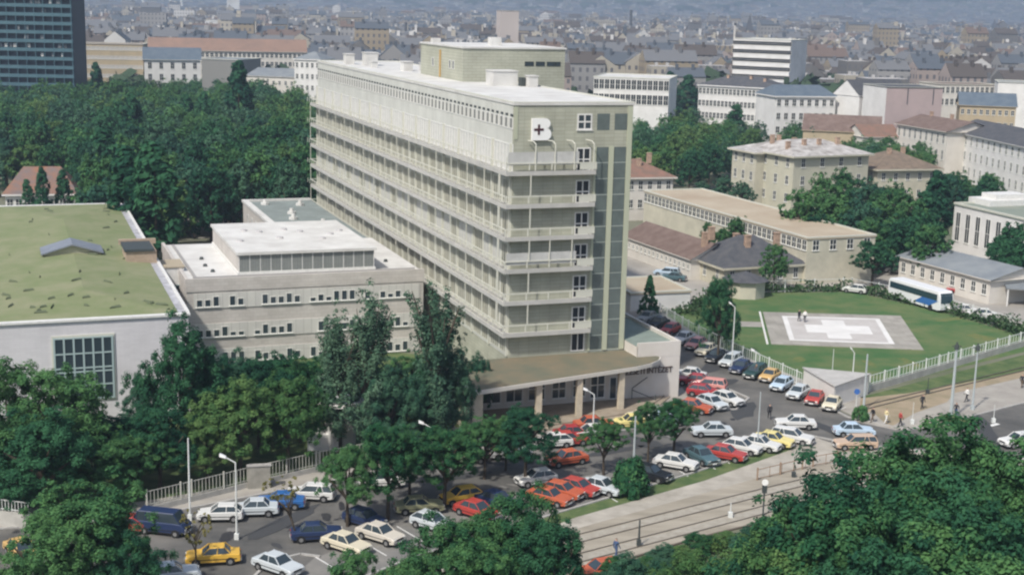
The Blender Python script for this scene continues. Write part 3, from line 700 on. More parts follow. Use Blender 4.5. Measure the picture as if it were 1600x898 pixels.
M_dkr = mat('dark_slate', (.06, .065, .075), .8, col2=(.10, .10, .105), vscale=.7)
M_bluer = mat('blue_grey_slate', (.085, .115, .15), .8, col2=(.12, .15, .18), vscale=.5)
M_greyr = mat('grey_sheet_roof', (.17, .19, .21), .8, col2=(.23, .25, .26), vscale=.3)
M_redr = mat('red_clay_tiles', (.24, .135, .10), .9, col2=(.16, .115, .09), vscale=.5)
M_paler = mat('pale_metal_roof', (.52, .50, .48), .7, col2=(.24, .22, .20), vscale=.55)
M_olir = mat('weathered_tiles', (.21, .16, .12), .9, col2=(.13, .105, .08), vscale=.8)
M_greenflat = mat('green_grey_felt', (.19, .225, .19), .9, col2=(.25, .27, .22), vscale=.15)
M_tanwall = mat('ochre_stucco', (.44, .36, .24), .9, col2=(.36, .30, .21), vscale=.3)

# right of the tower
building('long_pavilion', 'long two storey cream pavilion with a flat tan roof and a row of upper windows', 'pavilion', 1007, 298, 1262, 372, 7.5, 13.0, 'flat', wallc=M_cream, roofc=M_tanr, floors=1, wins=(('f', 38), ('r', 4)), winw=1.25, winh=1.7, first=1.2, glass=M_glassd)
t_, l_ = building('service_range', 'long single storey range with a dark brown tiled roof and small windows', 'service building', 975, 368, 1080, 405, 3.4, 9, 'gable', 2.4, M_offw, M_brnr, 1, 3.0, (('f', 16),), winw=.6, winh=.9, first=1.2)
building('gatekeeper_house', 'cream house with a dark slate hipped roof and tall brick chimneys beside the pavilion', 'house', 1132, 418, 1256, 411, 3.3, 12, 'hip', 4.0, M_cream, M_dkr, 1, 3.6, (('f', 5), ('l', 3)), chim=((.06, .5, 1.2), (.1, .75, 1.8), (.42, .3, 1.6), (.82, .35, 1.3), (.5, .75, 1.4)), winw=.9, winh=1.7, first=1.3, over=.6)
# octagonal kiosk
kp = G(1163, 462); t = thing('round_pavilion', 'small eight sided pavilion with a low dark pointed roof', 'pavilion', (kp.x, kp.y, 0))
b = MB(); pl = [(3.1 * math.cos(R(22.5 + 45 * i)), 3.1 * math.sin(R(22.5 + 45 * i))) for i in range(8)]; b.prism(pl, 0, 2.7); b.build('wall', M_cream, t)
b = MB(); pr = [(p[0] * 1.2, p[1] * 1.2, 2.6) for p in pl]
for i in range(8): b.face([pr[i], pr[(i + 1) % 8], (0, 0, 3.9)])
b.face(pr[::-1]); b.build('roof', M_dkr, t)
building('white_garage', 'low white garage with a flat tan roof beside a conifer', 'garage', 986, 458, 1079, 454, 2.7, 11, 'flat', wallc=M_whitew, roofc=M_tanr)
# mansion
building('mansion', 'three storey cream mansion with a pale patched hipped metal roof', 'mansion', 1241, 244, 1358, 240, 12.5, 20, 'hip', 2.6, M_creamg, M_paler, 3, 3.8, (('f', 4), ('l', 5)), chim=((.1, .25, 1), (.35, .3, 1), (.55, .3, 1), (.8, .3, 1.2), (.3, .8, 1), (.6, .8, .8), (.15, .6, 1)), winw=1.1, winh=2.0, first=1.2, over=.9, hipf=.6)
building('mansion_west_block', 'pale side block of the cream mansion with two window columns and the same patched roof', 'mansion', 1145, 231, 1182, 238, 12.3, 18, 'hip', 2.0, M_cream, M_paler, 3, 3.8, (('f', 3),), winw=1.1, winh=2.0, first=1.2, over=.9, chim=((.5, .5, .9),))
building('hipped_villa', 'cream villa with a weathered brown hipped roof and pale eaves', 'villa', 1372, 264, 1466, 263, 9, 15, 'hip', 3.4, M_cream, M_olir, 2, 3.8, (('f', 5), ('l', 3)), winw=1.0, winh=1.7, first=1.2, over=1.0, chim=((.4, .4, .9), (.75, .6, .8)))
building('red_tiled_villa', 'cream villa with an orange tiled hipped roof next to the tower', 'villa', 965, 277, 1052, 276, 9, 14, 'hip', 3.0, M_offw, M_redr, 2, 3.8, (('f', 6), ('r', 2)), chim=((.5, .3, 1.2), (.75, .45, 1.2)), winw=1.0, winh=1.8, first=1.2, over=.7)
building('long_school', 'long white three storey institute with dark slate roof at the right edge', 'institute', 1482, 203, 1640, 238, 12.5, 16, 'gable', 3.0, M_whitew, M_dkr, 3, 3.9, (('f', 17), ('l', 3)), winw=1.1, winh=2.3, first=1.0, glass=M_glass, over=.7)
building('institute_side_wing', 'grey white side wing of the long institute with tall narrow windows', 'institute', 1402, 193, 1480, 206, 13.0, 15, 'gable', 2.6, M_offw, M_brnr, 2, 4.2, (('f', 9),), winw=1.0, winh=2.6, first=.9, over=.7, chim=((.2, .5, .8), (.6, .5, .8)))
building('arched_hall', 'white hall with tall narrow arched windows and a grey green flat roof', 'hall', 1492, 318, 1640, 352, 9.5, 36, 'flat', wallc=M_whitew, roofc=M_greenflat, floors=1, fh=8.2, wins=(('f', 9),), winw=1.3, winh=5.2, first=1.6, parapet=.6)
p = G(1565, 318, 9.5); t = thing('rooftop_plant', 'pale box of ventilation plant on the flat roof of the arched hall', 'ventilation unit', p - Vector((0, 0, .0)), .35)
b = MB(); b.box(-5, 6, -3, 3, -.04, 1.0); b.box(-3, 4, -2, 2, 1.001, 1.9); b.build('casing', M_white, t)
building('depot_office', 'low white office row with a grey sheet roof and dark windows behind the bus', 'office', 1406, 400, 1548, 437, 3.8, 12, 'gable', 1.6, M_offw, M_greyr, 1, 3.5, (('f', 9),), winw=1.0, winh=1.7, first=1.0, over=.5)
# canopy shelter at the right edge
p = G(1570, 478); t = thing('open_shelter', 'open dark shelter with a pale sheet roof on posts at the right edge', 'shelter', (p.x, p.y, 0), R(-12))
b = MB(); b.hexa([(0, 0, 2.6), (12, 0, 2.6), (12, 9, 3.0), (0, 9, 3.0)], [(0, 0, 2.85), (12, 0, 2.85), (12, 9, 3.25), (0, 9, 3.25)]); b.build('roof', M_greyr, t)
for x in (.3, 4, 8, 11.7): b = MB(); b.box(x - .1, x + .1, .1, .3, 0, 2.6); b.build('post', M_white, t)
b = MB(); b.box(0, 12, 8.7, 8.9, 0, 2.9); b.build('rear_wall', M_dark, t)
# middle distance
building('white_slab_office', 'white slab office with dark ribbon windows and a blank end wall', 'office block', 1147, 60, 1236, 65, 0, 19, 'flat', wallc=M_whitew, roofc=M_roofw, floors=6, fh=3.6, wins=(('f', 1),), D=620, winw=27.5, winh=1.7, first=1.0, glass=M_glassd, frame=M_offw, yaw0=R(-33))
building('white_slab_podium', 'broad white podium roof below the seven storey slab office', 'office podium', 1130, 128, 1262, 134, 0, 20, 'flat', wallc=M_whitew, roofc=M_greyr, D=600)
building('long_white_ministry', 'long white three storey block with a dark slate roof and dormers beyond the park', 'institute', 1092, 132, 1212, 150, 0, 14, 'hip', 3.0, M_whitew, M_dkr, 3, 4.0, (('f', 20),), D=470, yaw0=R(-31), winw=1.1, winh=2.0, first=1.0, chim=((.3, .4, .6), (.6, .4, .6), (.8, .3, .6)), over=.5)
p_ = G(1212, 150, GD(1092, 132, 470).z)
building('white_ministry_wing', 'right hand wing of the long white block with two rows of square windows', 'institute', 1212, 150, 1306, 146, 0, 14, 'hip', 3.0, M_whitew, M_bluer, 3, 4.0, (('f', 8),), D=p_.y, yaw0=R(14), winw=1.3, winh=2.0, first=1.0, over=.5, hipf=.3)
building('flat_white_institute', 'white flat roofed modern institute with large gridded windows', 'institute', 928, 120, 1046, 124, 0, 24, 'flat', wallc=M_whitew, roofc=M_roofw, floors=2, fh=4.4, wins=(('f', 14),), D=430, winw=1.5, winh=3.0, first=.8)
def yawbuild(name, label, cat, u, v, D, yaw, ln, *a, **k):
    P0 = GD(u, v, D); P1 = P0 + Vector((math.cos(yaw), math.sin(yaw), 0)) * ln; q = px(P1.x, P1.y, P1.z)
    return building(name, label, cat, u, v, q[0], q[1], 0, *a, D=D, yaw0=yaw, **k)
yawbuild('white_gabled_house', 'tall white house with a blank gable end facing the park and a dark roof', 'apartment house', 1343, 150, 415, R(32), 22, 11, 'gable', 4.5, M_whitew, M_dkr, 3, 3.6, (('f', 4),), over=.2)
t_, _ = yawbuild('blank_pink_house', 'tall house with a blank pinkish brown side wall and a white end', 'apartment house', 1386, 136, 400, R(12), 17.5, 15, 'flat', 3, M_pinkw, M_dkr, 1, 3.6, (), parapet=.2)
b = MB(); b.box(-.06, -.001, .01, 14.9, 0, t_['zt'] - .3); b.build('end_wall', M_whitew, t_)
b = MB(); b.box(6.5, 6.8, -.05, -.001, t_['zt'] - 5, t_['zt'] - .4); b.box(14.5, 14.8, -.05, -.001, t_['zt'] - 5, t_['zt'] - .4); b.build('flue', M_dkr, t_)
building('yellow_courtyard_house', 'yellowish house with dark slate roof right of the blank pinkish wall', 'apartment house', 1500, 164, 1588, 172, 0, 14, 'gable', 3.5, M_tanwall, M_bluer, 2, 3.6, (('f', 9),), D=410)
building('white_rear_house', 'plain white rear house above the slate roofs at the right edge', 'apartment house', 1560, 128, 1640, 134, 0, 14, 'flat', 3, M_whitew, M_greyr, 3, 3.6, (), D=470)
building('grey_rear_row', 'grey white row with a line of dark upper windows behind the blank wall', 'apartment house', 1470, 132, 1562, 126, 0, 14, 'flat', 3, M_offw, M_brnr, 2, 4, (('f', 12),), D=480, winw=1.3, winh=2.2)
building('dark_roofed_row', 'low row with a long dark roof in front of the white gabled house', 'apartment house', 1255, 203, 1375, 218, 0, 14, 'gable', 4.2, M_tanwall, M_brnr, 1, 3.6, (), D=395)
building('terracotta_roofed_house', 'small house with a pale gable and terracotta roof above the trees', 'house', 1352, 214, 1408, 208, 0, 12, 'gable', 3.0, M_offw, M_redr, 1, 3.6, (), D=385)
# left side
M_dgl = mat('dark_blue_cladding', (.05, .11, .14), .6, col2=(.07, .14, .17), vscale=.3)
M_bglass = mat('blue_black_glass', (.015, .03, .045), .5, spec=.2)
p = GD(117, 130, 480); t = thing('dark_glass_tower', 'dark blue high rise with horizontal balcony bands at the left edge', 'high rise', (p.x, p.y, 0), R(2))
b = MB(); b.box(-45, 0, 0, 16, 0, 64); b.build('wall', M_bglass, t)
for k in range(21):
    z = 3 + 2.95 * k; b = MB(); b.box(-45.1, .1, -1.1, 0, z, z + .2); b.box(-45.1, .1, -1.2, -1.1, z, z + 1.15); b.build('balcony_band', M_dgl, t)
for i in range(15): b = MB(); x = -.2 - 3.1 * i; b.box(x - .1, x + .1, -1.15, -.01, 0, 64); b.build('fin', M_dgl, t)
rnd = random.Random(8)
for i in range(40):
    x = -rnd.uniform(1, 30); k = rnd.randrange(6, 20); b = MB(); b.box(x, x + rnd.uniform(.6, 1.4), -.3, -.01, 4.3 + 2.95 * k, 5.5 + 2.95 * k); b.build('pale_blind', M_greyr if i % 2 else M_white, t)
building('banded_office', 'beige office block with horizontal window bands left of the blue roofed house', 'office block', 118, 68, 223, 70, 0, 15, 'flat', wallc=M_tanwall, roofc=M_brnr, floors=5, fh=3.6, wins=(('f', 14),), D=560, winw=1.7, winh=1.4, first=1.2, glass=M_paler)
building('blue_roofed_house', 'white house with tall windows and a blue slate roof above the park trees', 'house', 225, 93, 313, 93, 0, 14, 'gable', 4.6, M_whitew, M_bluer, 3, 4.6, (('f', 5),), D=555, winw=1.5, winh=2.6, first=1.0, over=.6)
building('long_brown_roofed_barracks', 'long pale building under a continuous brown tiled roof beyond the park', 'apartment house', 232, 78, 478, 82, 0, 16, 'gable', 5.5, M_offw, mat('faded_red_tiles', (.26, .17, .13), .9, col2=(.21, .145, .115), vscale=.2), 4, 3.8, (('f', 34),), D=640, winw=1.4, winh=2.0, over=.6)
building('white_park_edge_house', 'white house with plain walls at the park edge left of the tower roof', 'house', 460, 92, 500, 96, 0, 14, 'hip', 2.5, M_whitew, M_greyr, 3, 4, (('f', 5),), D=500, winw=1.0, winh=1.8)
building('grey_walled_factory', 'grey block with blank walls among park trees', 'warehouse', 315, 92, 372, 96, 0, 20, 'flat', 2.5, mat('dark_grey_render', (.22, .22, .21), .9), M_greyr, 1, 4, (), D=520)
building('pale_low_depot', 'low pale depot behind the column shaped poplar', 'warehouse', 385, 118, 470, 124, 0, 22, 'gable', 2.5, M_offw, M_greyr, 2, 4, (('f', 9),), D=505)
building('hall_neighbour_house', 'low white house with a steep orange and slate roof behind the green roofed hall', 'house', 8, 303, 118, 302, 5.0, 12, 'hip', 4.6, M_whitew, mat('orange_slate_roof', (.25, .13, .08), .9, col2=(.13, .13, .14), vscale=.25), 1, 3.6, (('f', 8),), winw=1.2, winh=1.6, over=.6, hipf=.5)
# pinkish square tower in the city
building('square_city_tower', 'slim square tower block with pinkish walls and flat dark cap in the hazy city', 'tower block', 783, 17, 811, 17, 0, 13, 'flat', wallc=citymat('pink_tower_wall', (.50, .44, .40)), roofc=M_brnr, D=900)

# transformer kiosk by the helipad fence
M_kio = mat('kiosk_render', (.70, .68, .65), .8, col2=(.62, .60, .57), vscale=.5)
a_ = G(1302, 636); bq = G(1254, 606); cq = G(1356, 616)
t = thing('transformer_kiosk', 'low white flat roofed kiosk wedged into the corner of the helipad fence', 'kiosk', (a_.x, a_.y, 0))
pl = [(0, 0), (cq.x - a_.x, cq.y - a_.y), ((cq.x + bq.x - 2 * a_.x) * .50, (cq.y + bq.y - 2 * a_.y) * .50), (bq.x - a_.x, bq.y - a_.y)]
b = MB(); b.prism(pl, 0, 2.35); b.build('wall', M_kio, t)
cx, cy = sum(q[0] for q in pl) / 4, sum(q[1] for q in pl) / 4
b = MB(); b.prism([(cx + (x - cx) * 1.05, cy + (y - cy) * 1.05) for x, y in pl], 2.351, 2.5); b.build('roof', mat('kiosk_roof', (.42, .41, .39), .8, var=.1, vscale=1), t)

# ------------------------------------------------------------------ fences and walls
def picket_fence(name, label, pts, h=1.5, gap=.55, base_h=0.0, post=2.5, m=M_polew, group=None, post_h=None, cat='fence', thin=.035):
    P = [G(u, v) for u, v in pts]; o = P[0].copy(); t = thing(name, label, cat, (o.x, o.y, 0), 0, group)
    rail = MB(); bs = MB(); posts = []
    for p, q in zip(P, P[1:]):
        d = q - p; ln = d.length; d.normalize(); s = Vector((-d.y, d.x, 0)); pp = p - o; k = 0.0
        for zz in (base_h + .15, h - .08):
            a = pp; c = q - o
            bb = [a - s * .03, c - s * .03, c + s * .03, a + s * .03]; rail.hexa([(x.x, x.y, zz) for x in bb], [(x.x, x.y, zz + .06) for x in bb])
        if base_h:
            a = pp; c = q - o; bb = [a - s * .12, c - s * .12, c + s * .12, a + s * .12]; bs.hexa([(x.x, x.y, 0) for x in bb], [(x.x, x.y, base_h) for x in bb])
        while k < ln:
            c = pp + d * k; rail.bar((c.x, c.y, base_h + .05), (c.x, c.y, h), thin, n=4); k += gap
        k = 0
        while k <= ln: posts.append(pp + d * k); k += post
    rail.build('picket_panel', m, t)
    if base_h: bs.build('base_wall', M_conc, t)
    for c in posts[:100]:
        b = MB(); b.box(-.07, .07, -.07, .07, 0, (post_h or h + .15)); x = b.build('post', m, t); x.location = (c.x, c.y, 0)
    return t
picket_fence('street_fence', 'white picket fence between the parked cars and the helipad lawn', [(1030, 492), (1075, 520), (1160, 562), (1252, 604)], 1.7, .5, post=3)
picket_fence('helipad_fence', 'white fence on a concrete base along the tram side of the helipad lawn', [(1358, 612), (1480, 576), (1750, 497)], 2.0, .7, base_h=.8, post=3)
picket_fence('path_railing', 'low thin railing along the footpath above the tram rails', [(1183, 750), (1270, 729), (1345, 716)], 1.1, 1.6, post=3, m=mat('rusty_rail', (.28, .20, .14), .8))
picket_fence('garden_fence', 'pale garden fence on a low base along the pavement in front of the trees', [(230, 800), (300, 783), (400, 758), (500, 735), (620, 712), (720, 695)], 1.9, .35, base_h=.5, post=3.2, m=mat('dull_fence_paint', (.40, .40, .36), .7))
picket_fence('corner_fence', 'pale fence panel on a concrete wall at the left edge', [(-60, 806), (0, 820), (48, 826)], 2.3, .3, base_h=1.3, post=3)
t = picket_fence('yard_fence', 'wire fence on white posts along the far side of the helipad lawn', [(1100, 470), (1180, 458), (1330, 453), (1400, 467), (1480, 486), (1540, 503), (1640, 535)], 1.9, 3.0, post=5, thin=.02)
p = G(405, 762); t = thing('gate_pier', 'square pale stone pier in the garden fence', 'gate pier', (p.x, p.y, 0), R(12)); b = MB(); b.box(-1.0, 1.0, -.2, .2, 0, 2.1); b.build('pier', mat('weathered_stone', (.26, .25, .22), .9, var=.2, vscale=1), t); b = MB(); b.box(-1.1, 1.1, -.28, .28, 2.101, 2.22); b.build('coping', M_kerb, t)

p = G(532, 698); t = thing('garden_pavilion', 'small white pavilion half hidden behind the feathery ash trees', 'pavilion', (p.x, p.y, 0), R(8))
b = MB(); b.bar((0, 0, 0), (0, 0, 4.6), 1.5, 1.5, 18); b.box(-3.2, -.8, -1, 1.5, 0, 1.6); b.build('wall', M_whitew, t); b = MB(); b.bar((0, 0, 4.6), (0, 0, 4.9), 2.4, 2.3, 18); b.build('roof', M_whitew, t)
p = G(528, 650); t = thing('garden_annex', 'low white flat roofed annex in the garden beside the ward wing', 'annex', (p.x, p.y, 0), TY)
b = MB(); b.box(-2.5, 5, 0, 5, 0, 3.4); b.build('wall', M_whitew, t); b = MB(); b.box(-2.7, 5.2, -.2, 5.2, 3.401, 3.6); b.build('roof', M_roofw, t)
# ------------------------------------------------------------------ poles and lamps
def lamp(ub, vb, vt, arm, label, group='tall street lamps', m=M_polew, two=False, cat='street lamp', r=.09, head=True, hang=0):
    p = G(ub, vb); h = zat(ub, vb, vt); t = thing('street_lamp' if head else 'utility_pole', label, cat, (p.x, p.y, 0), 0, group)
    b = MB(); b.bar((0, 0, 0), (0, 0, h), r, r * .6, 8); b.box(-.18, .18, -.18, .18, 0, .5); b.build('pole', m, t)
    if head:
        b = MB(); b.bar((0, 0, h - .03), (arm * .8, 0, h + .42), .05); b.build('arm', m, t)
        b = MB(); b.hexa([(arm * .75, -.13, h + .33), (arm * 1.25, -.2, h + .5), (arm * 1.25, .2, h + .5), (arm * .75, .13, h + .33)] if arm > 0 else [(arm * 1.25, -.2, h + .5), (arm * .75, -.13, h + .33), (arm * .75, .13, h + .33), (arm * 1.25, .2, h + .5)],
                         [(arm * .75, -.11, h + .5), (arm * 1.25, -.15, h + .72), (arm * 1.25, .15, h + .72), (arm * .75, .11, h + .5)] if arm > 0 else [(arm * 1.25, -.15, h + .72), (arm * .75, -.11, h + .5), (arm * .75, .11, h + .5), (arm * 1.25, .15, h + .72)])
        b.build('lamp_head', M_sign, t)
    return t
lamp(674, 722, 668, -1.0, 'white headed street lamp among the parking trees, tallest left of the canopy')
lamp(370, 842, 722, -1.0, 'white headed street lamp nearest the camera at lower left by the garden fence')
lamp(926, 690, 616, -.9, 'street lamp whose white head stands in front of the canopy columns')
lamp(1143, 578, 480, -.6, 'tall slim lamp beside the street tree at the helipad corner')
lamp(1186, 578, 553, -.9, 'short lamp leaning over the picket fence by the lawn')
lamp(1331, 606, 551, -.4, 'lamp with a flat head behind the white kiosk')
lamp(1335, 380, 345, .9, 'lamp at the depot yard in front of the dark trees')
lamp(378, 330, 281, -.4, 'slender lamp by the rear yard wall at left')
for a in [(297, 812, 684, 'tall bare pale pole by the garden fence at left', M_polew, .10), (989, 748, 650, 'bluish tall pole in front of the parked yellow car', M_pole, .12), (1183, 704, 612, 'slim grey pole in the parking strip beside the yellow taxi', M_pole, .08),
          (1299, 600, 545, 'thin white pole behind the kiosk roof', M_polew, .05), (1349, 640, 553, 'grey mast at the kiosk corner beside the low bush', M_pole, .14), (1276, 350, 312, 'short white chimney mast among the trees', M_polew, .3),
          (1485, 655, 545, 'tall grey tram mast with a dark insulator standing on the pavement', M_pole, .2), (1519, 640, 547, 'second tram mast with a dark insulator, further right', M_pole, .13), (998, 852, 812, 'short dark post between the tram rails', M_dark, .10),
          (1449, 615, 590, 'short dark post on the grass strip', M_dark, .06), (1601, 600, 570, 'short mast at the right edge beside the pavement', M_dark, .08), (1552, 660, 632, 'thin pale post on the kerb of the right hand road', M_polew, .05), (1425, 662, 628, 'thin sign post at the end of the dirt strip', M_polew, .04),
          (1141, 808, 785, 'small white post beside the tram rails', M_polew, .07), (1240, 745, 722, 'thin post behind the path railing', M_dark, .03)]:
    lamp(a[0], a[1], a[2], 0, a[3], 'posts and masts', a[4], cat='pole', r=a[5], head=False)
for ub, vb, vt in ((1485, 655, 545), (1519, 640, 547)):
    p = G(ub, vb); h = zat(ub, vb, vt); t = thing('insulator_cap', 'dark insulator cluster on top of the %s tram mast' % ('taller left' if ub == 1485 else 'thinner right'), 'insulator', (p.x, p.y, h))
    b = MB(); b.bar((0, 0, 0), (0, 0, .5), .28, .2, 8); b.bar((-.5, 0, .3), (.5, 0, .3), .06); b.bar((0, 0, .5), (0, 0, .8), .12, .05, 6); b.build('cluster', M_dark, t)
# traffic signal
p = G(1192, 806); h = zat(1192, 806, 752); t = thing('tram_signal', 'tram signal with a white disc on a dark post beside the rails', 'signal', (p.x, p.y, 0))
b = MB(); b.bar((0, 0, 0), (0, 0, h), .07); b.build('post', M_dark, t); b = MB(); b.box(-.2, .2, -.15, .1, h - 1.0, h - .35); b.build('signal_box', M_dark, t); b = MB(); b.bar((0, -.12, h - .05), (0, -.05, h - .05), .28, n=12); b.build('disc', M_sign, t)
p = G(1337, 640); t = thing('road_sign', 'small blue sign on a post by the kiosk', 'road sign', (p.x, p.y, 0)); b = MB(); b.bar((0, 0, 0), (0, 0, 2.2), .04); b.build('post', M_polew, t); b = MB(); b.bar((0, -.06, 2.1), (0, -.02, 2.1), .33, n=12); b.build('sign_plate', mat('sign_blue', (.05, .14, .4), .5), t)
# tram stop shelter platform with planter
p = G(1487, 662); t = thing('stone_planter', 'low round stone planter at the foot of the tall tram mast', 'planter', (p.x, p.y, 0)); b = MB(); b.bar((0, 0, 0), (0, 0, .55), 1.5, 1.7, 14); b.build('bowl', M_path, t); b = MB(); b.bar((0, 0, .551), (0, 0, .62), 1.55, 1.5, 14); b.build('soil', M_rough, t)
# ------------------------------------------------------------------ vehicles
def mesh_prof(b, prof, ys, m=0):
    """prof: list of (x, z); ys: list of (y, shrink) stations"""
    n = len(prof); cx = sum(p[0] for p in prof) / n; cz = sum(p[1] for p in prof) / n; i0 = len(b.v)
    for y, s in ys:
        for x, z in prof: b.v.append((cx + (x - cx) * (1 - s * .25), y, cz + (z - cz) * (1 - s)))
    for k in range(len(ys) - 1):
        for i in range(n):
            j = (i + 1) % n; a = i0 + k * n; b.f.append((a + i, a + j, a + n + j, a + n + i)); b.m.append(m)
    b.f.append(tuple(i0 + i for i in range(n))[::-1]); b.m.append(m); a = i0 + (len(ys) - 1) * n; b.f.append(tuple(a + i for i in range(n))); b.m.append(m)
STY = {
 'sedan': dict(L=4.2, prof=[(-2.1, .32), (-2.12, .62), (-2.02, .86), (-1.2, .92), (.85, .90), (1.9, .80), (2.1, .66), (2.12, .34), (1.6, .24), (-1.6, .24)], gb=(-1.38, .86), gt=(-.92, .28), zt=1.40),
 'hatch': dict(L=3.8, prof=[(-1.88, .32), (-1.92, .62), (-1.86, .90), (-1.2, .93), (.75, .90), (1.7, .78), (1.88, .64), (1.9, .34), (1.4, .24), (-1.4, .24)], gb=(-1.82, .80), gt=(-1.25, .18), zt=1.38),
 'wagon': dict(L=4.3, prof=[(-2.12, .32), (-2.16, .62), (-2.12, .90), (-1.2, .94), (.9, .91), (1.95, .82), (2.12, .66), (2.15, .34), (1.6, .24), (-1.6, .24)], gb=(-2.08, .90), gt=(-1.85, .30), zt=1.44),
 'small': dict(L=3.4, prof=[(-1.68, .34), (-1.74, .6), (-1.62, .88), (-1.1, .96), (.6, .93), (1.4, .84), (1.68, .64), (1.7, .36), (1.2, .25), (-1.2, .25)], gb=(-1.42, .68), gt=(-.85, .12), zt=1.40),
 'van': dict(L=4.4, prof=[(-2.15, .4), (-2.2, .8), (-2.2, 1.15), (-1.2, 1.15), (1.2, 1.15), (1.9, 1.1), (2.15, .8), (2.2, .4), (1.6, .3), (-1.6, .3)], gb=(-2.15, 1.75), gt=(-2.0, 1.2), zt=1.95),
}
CARC = {'white': (.62, .62, .60), 'cream': (.60, .55, .42), 'silver': (.50, .54, .56), 'lightblue': (.45, .56, .66), 'red': (.40, .055, .045), 'darkred': (.35, .035, .04), 'orange': (.45, .105, .05), 'yellow': (.66, .40, .06),
        'paleyellow': (.70, .60, .24), 'tan': (.50, .37, .27), 'gold': (.55, .36, .14), 'black': (.015, .018, .022), 'navy': (.02, .035, .09), 'blue': (.03, .12, .33), 'green': (.02, .055, .05), 'teal': (.07, .13, .15), 'beige': (.56, .52, .45), 'pink': (.62, .28, .25), 'grey': (.25, .27, .28), 'olive': (.25, .25, .15)}
CM = {}
def carmesh(style, colour):
    k = (style, colour)
    if k in CM: return CM[k]
    s = STY[style]; paint = mat('car_paint_' + colour, CARC[colour], .35, spec=.5); hw = .80; out = {}
    b = MB(); mesh_prof(b, s['prof'], [(-hw, .12), (-hw + .06, 0), (hw - .06, 0), (hw, .12)])
    Lh = s['L'] / 2
    b.box(Lh - .02, Lh + .025, -.42, .42, .56, .70, 1); b.box(Lh + .05, Lh + .09, -.24, .24, .36, .47, 2); b.box(-Lh - .09, -Lh - .05, -.24, .24, .36, .47, 2)
    for sy in (-1, 1):
        b.box(-Lh * .86, Lh * .86, sy * .815 - .012, sy * .815 + .012, .52, .57, 1); b.box(-Lh * .8, Lh * .8, sy * .80 - .012, sy * .80 + .012, .25, .32, 1)
        for sx in (-1, 1): b.bar((sx * Lh * .62, sy * .79, .31), (sx * Lh * .62, sy * .812, .31), .36, n=14, m=1)
    # roof and pillars
    (b0, b1), (t0, t1), zt = s['gb'], s['gt'], s['zt']; zb = 1.12 if style == 'van' else .90; wb, wt = .70, .56 if style != 'van' else .66
    cb = [(b0, -wb), (b1, -wb), (b1, wb), (b0, wb)]; ct = [(t0, -wt), (t1, -wt), (t1, wt), (t0, wt)]
    b.hexa([(x, y, zt - .05) for x, y in ct], [(t0 + .05, -wt + .06, zt + .01), (t1 - .08, -wt + .06, zt + .01), (t1 - .08, wt - .06, zt + .01), (t0 + .05, wt - .06, zt + .01)])
    for (x, y), (X, Y) in zip(cb, ct): b.bar((x, y * 1.005, zb), (X, Y * 1.01, zt - .02), .045, n=4)
    xm, Xm = (b0 + b1) / 2 - .05, (t0 + t1) / 2 - .05
    for sgn in (-1, 1): b.bar((xm, sgn * wb * 1.005, zb), (Xm, sgn * wt * 1.01, zt - .02), .04, n=4)
    if style in ('wagon', 'van'):
        for sgn in (-1, 1): b.bar((b0 + .8, sgn * wb * 1.005, zb), (t0 + .75, sgn * wt * 1.01, zt - .02), .04, n=4)
    out['body'] = (b.mesh('body', [paint, M_black, M_sign]), None)
    b = MB(); b.hexa([(x, y, zb - .03) for x, y in cb], [(x, y, zt - .04) for x, y in ct]); out['glass'] = (b.mesh('glass', M_glass), None)
    wheel = MB(); wheel.bar((0, -.09, 0), (0, .09, 0), .30, n=14, m=0); wheel.bar((0, -.10, 0), (0, .10, 0), .17, n=10, m=1)
    wm = wheel.mesh('wheel', [M_black, M_rim]); wx = s['L'] / 2 * .62
    out['wheels'] = [(wm, (sx * wx, sy * (hw - .055), .30)) for sx in (-1, 1) for sy in (-1, 1)]
    fx = s['L'] / 2 + .02
    b = MB(); b.box(-.06, .06, -.78, .78, -.07, .07); bm_ = b.mesh('bumper', M_chrome); out['bumpers'] = [(bm_, (fx, 0, .44)), (bm_, (-fx, 0, .44))]
    b = MB(); b.box(-.03, .03, -.16, .16, -.07, .07); lm = b.mesh('headlight', mat('headlight_glass', (.7, .7, .66), .15)); out['lights'] = [(lm, (fx - .05, .52, .64)), (lm, (fx - .05, -.52, .64))]
    b = MB(); b.box(-.03, .03, -.14, .14, -.06, .06); tl = b.mesh('tail_light', mat('tail_red', (.35, .02, .02), .3)); out['tails'] = [(tl, (-fx + .03, .55, .66)), (tl, (-fx + .03, -.55, .66))]
    CM[k] = out; return out
def car(u, v, hd, style, colour, label, group=None):
    p = G(u, v, .45); t = thing('car' if style != 'van' else 'van', label, 'car' if style != 'van' else 'van', (p.x, p.y, .03), R(hd), group)
    c = carmesh(style, colour); ob('body', c['body'][0], t); ob('window_glass', c['glass'][0], t)
    for me, lc in c['wheels']: ob('wheel', me, t, lc)
    for me, lc in c['bumpers']: ob('bumper', me, t, lc)
    for me, lc in c['lights']: ob('headlight', me, t, lc)
    for me, lc in c['tails']: ob('tail_light', me, t, lc)
    return t
GA, GB, GC, GD_ = 'cars parked along the helipad fence', 'cars parked beside the entrance block', 'cars in the parking strip', 'cars along the garden fence'
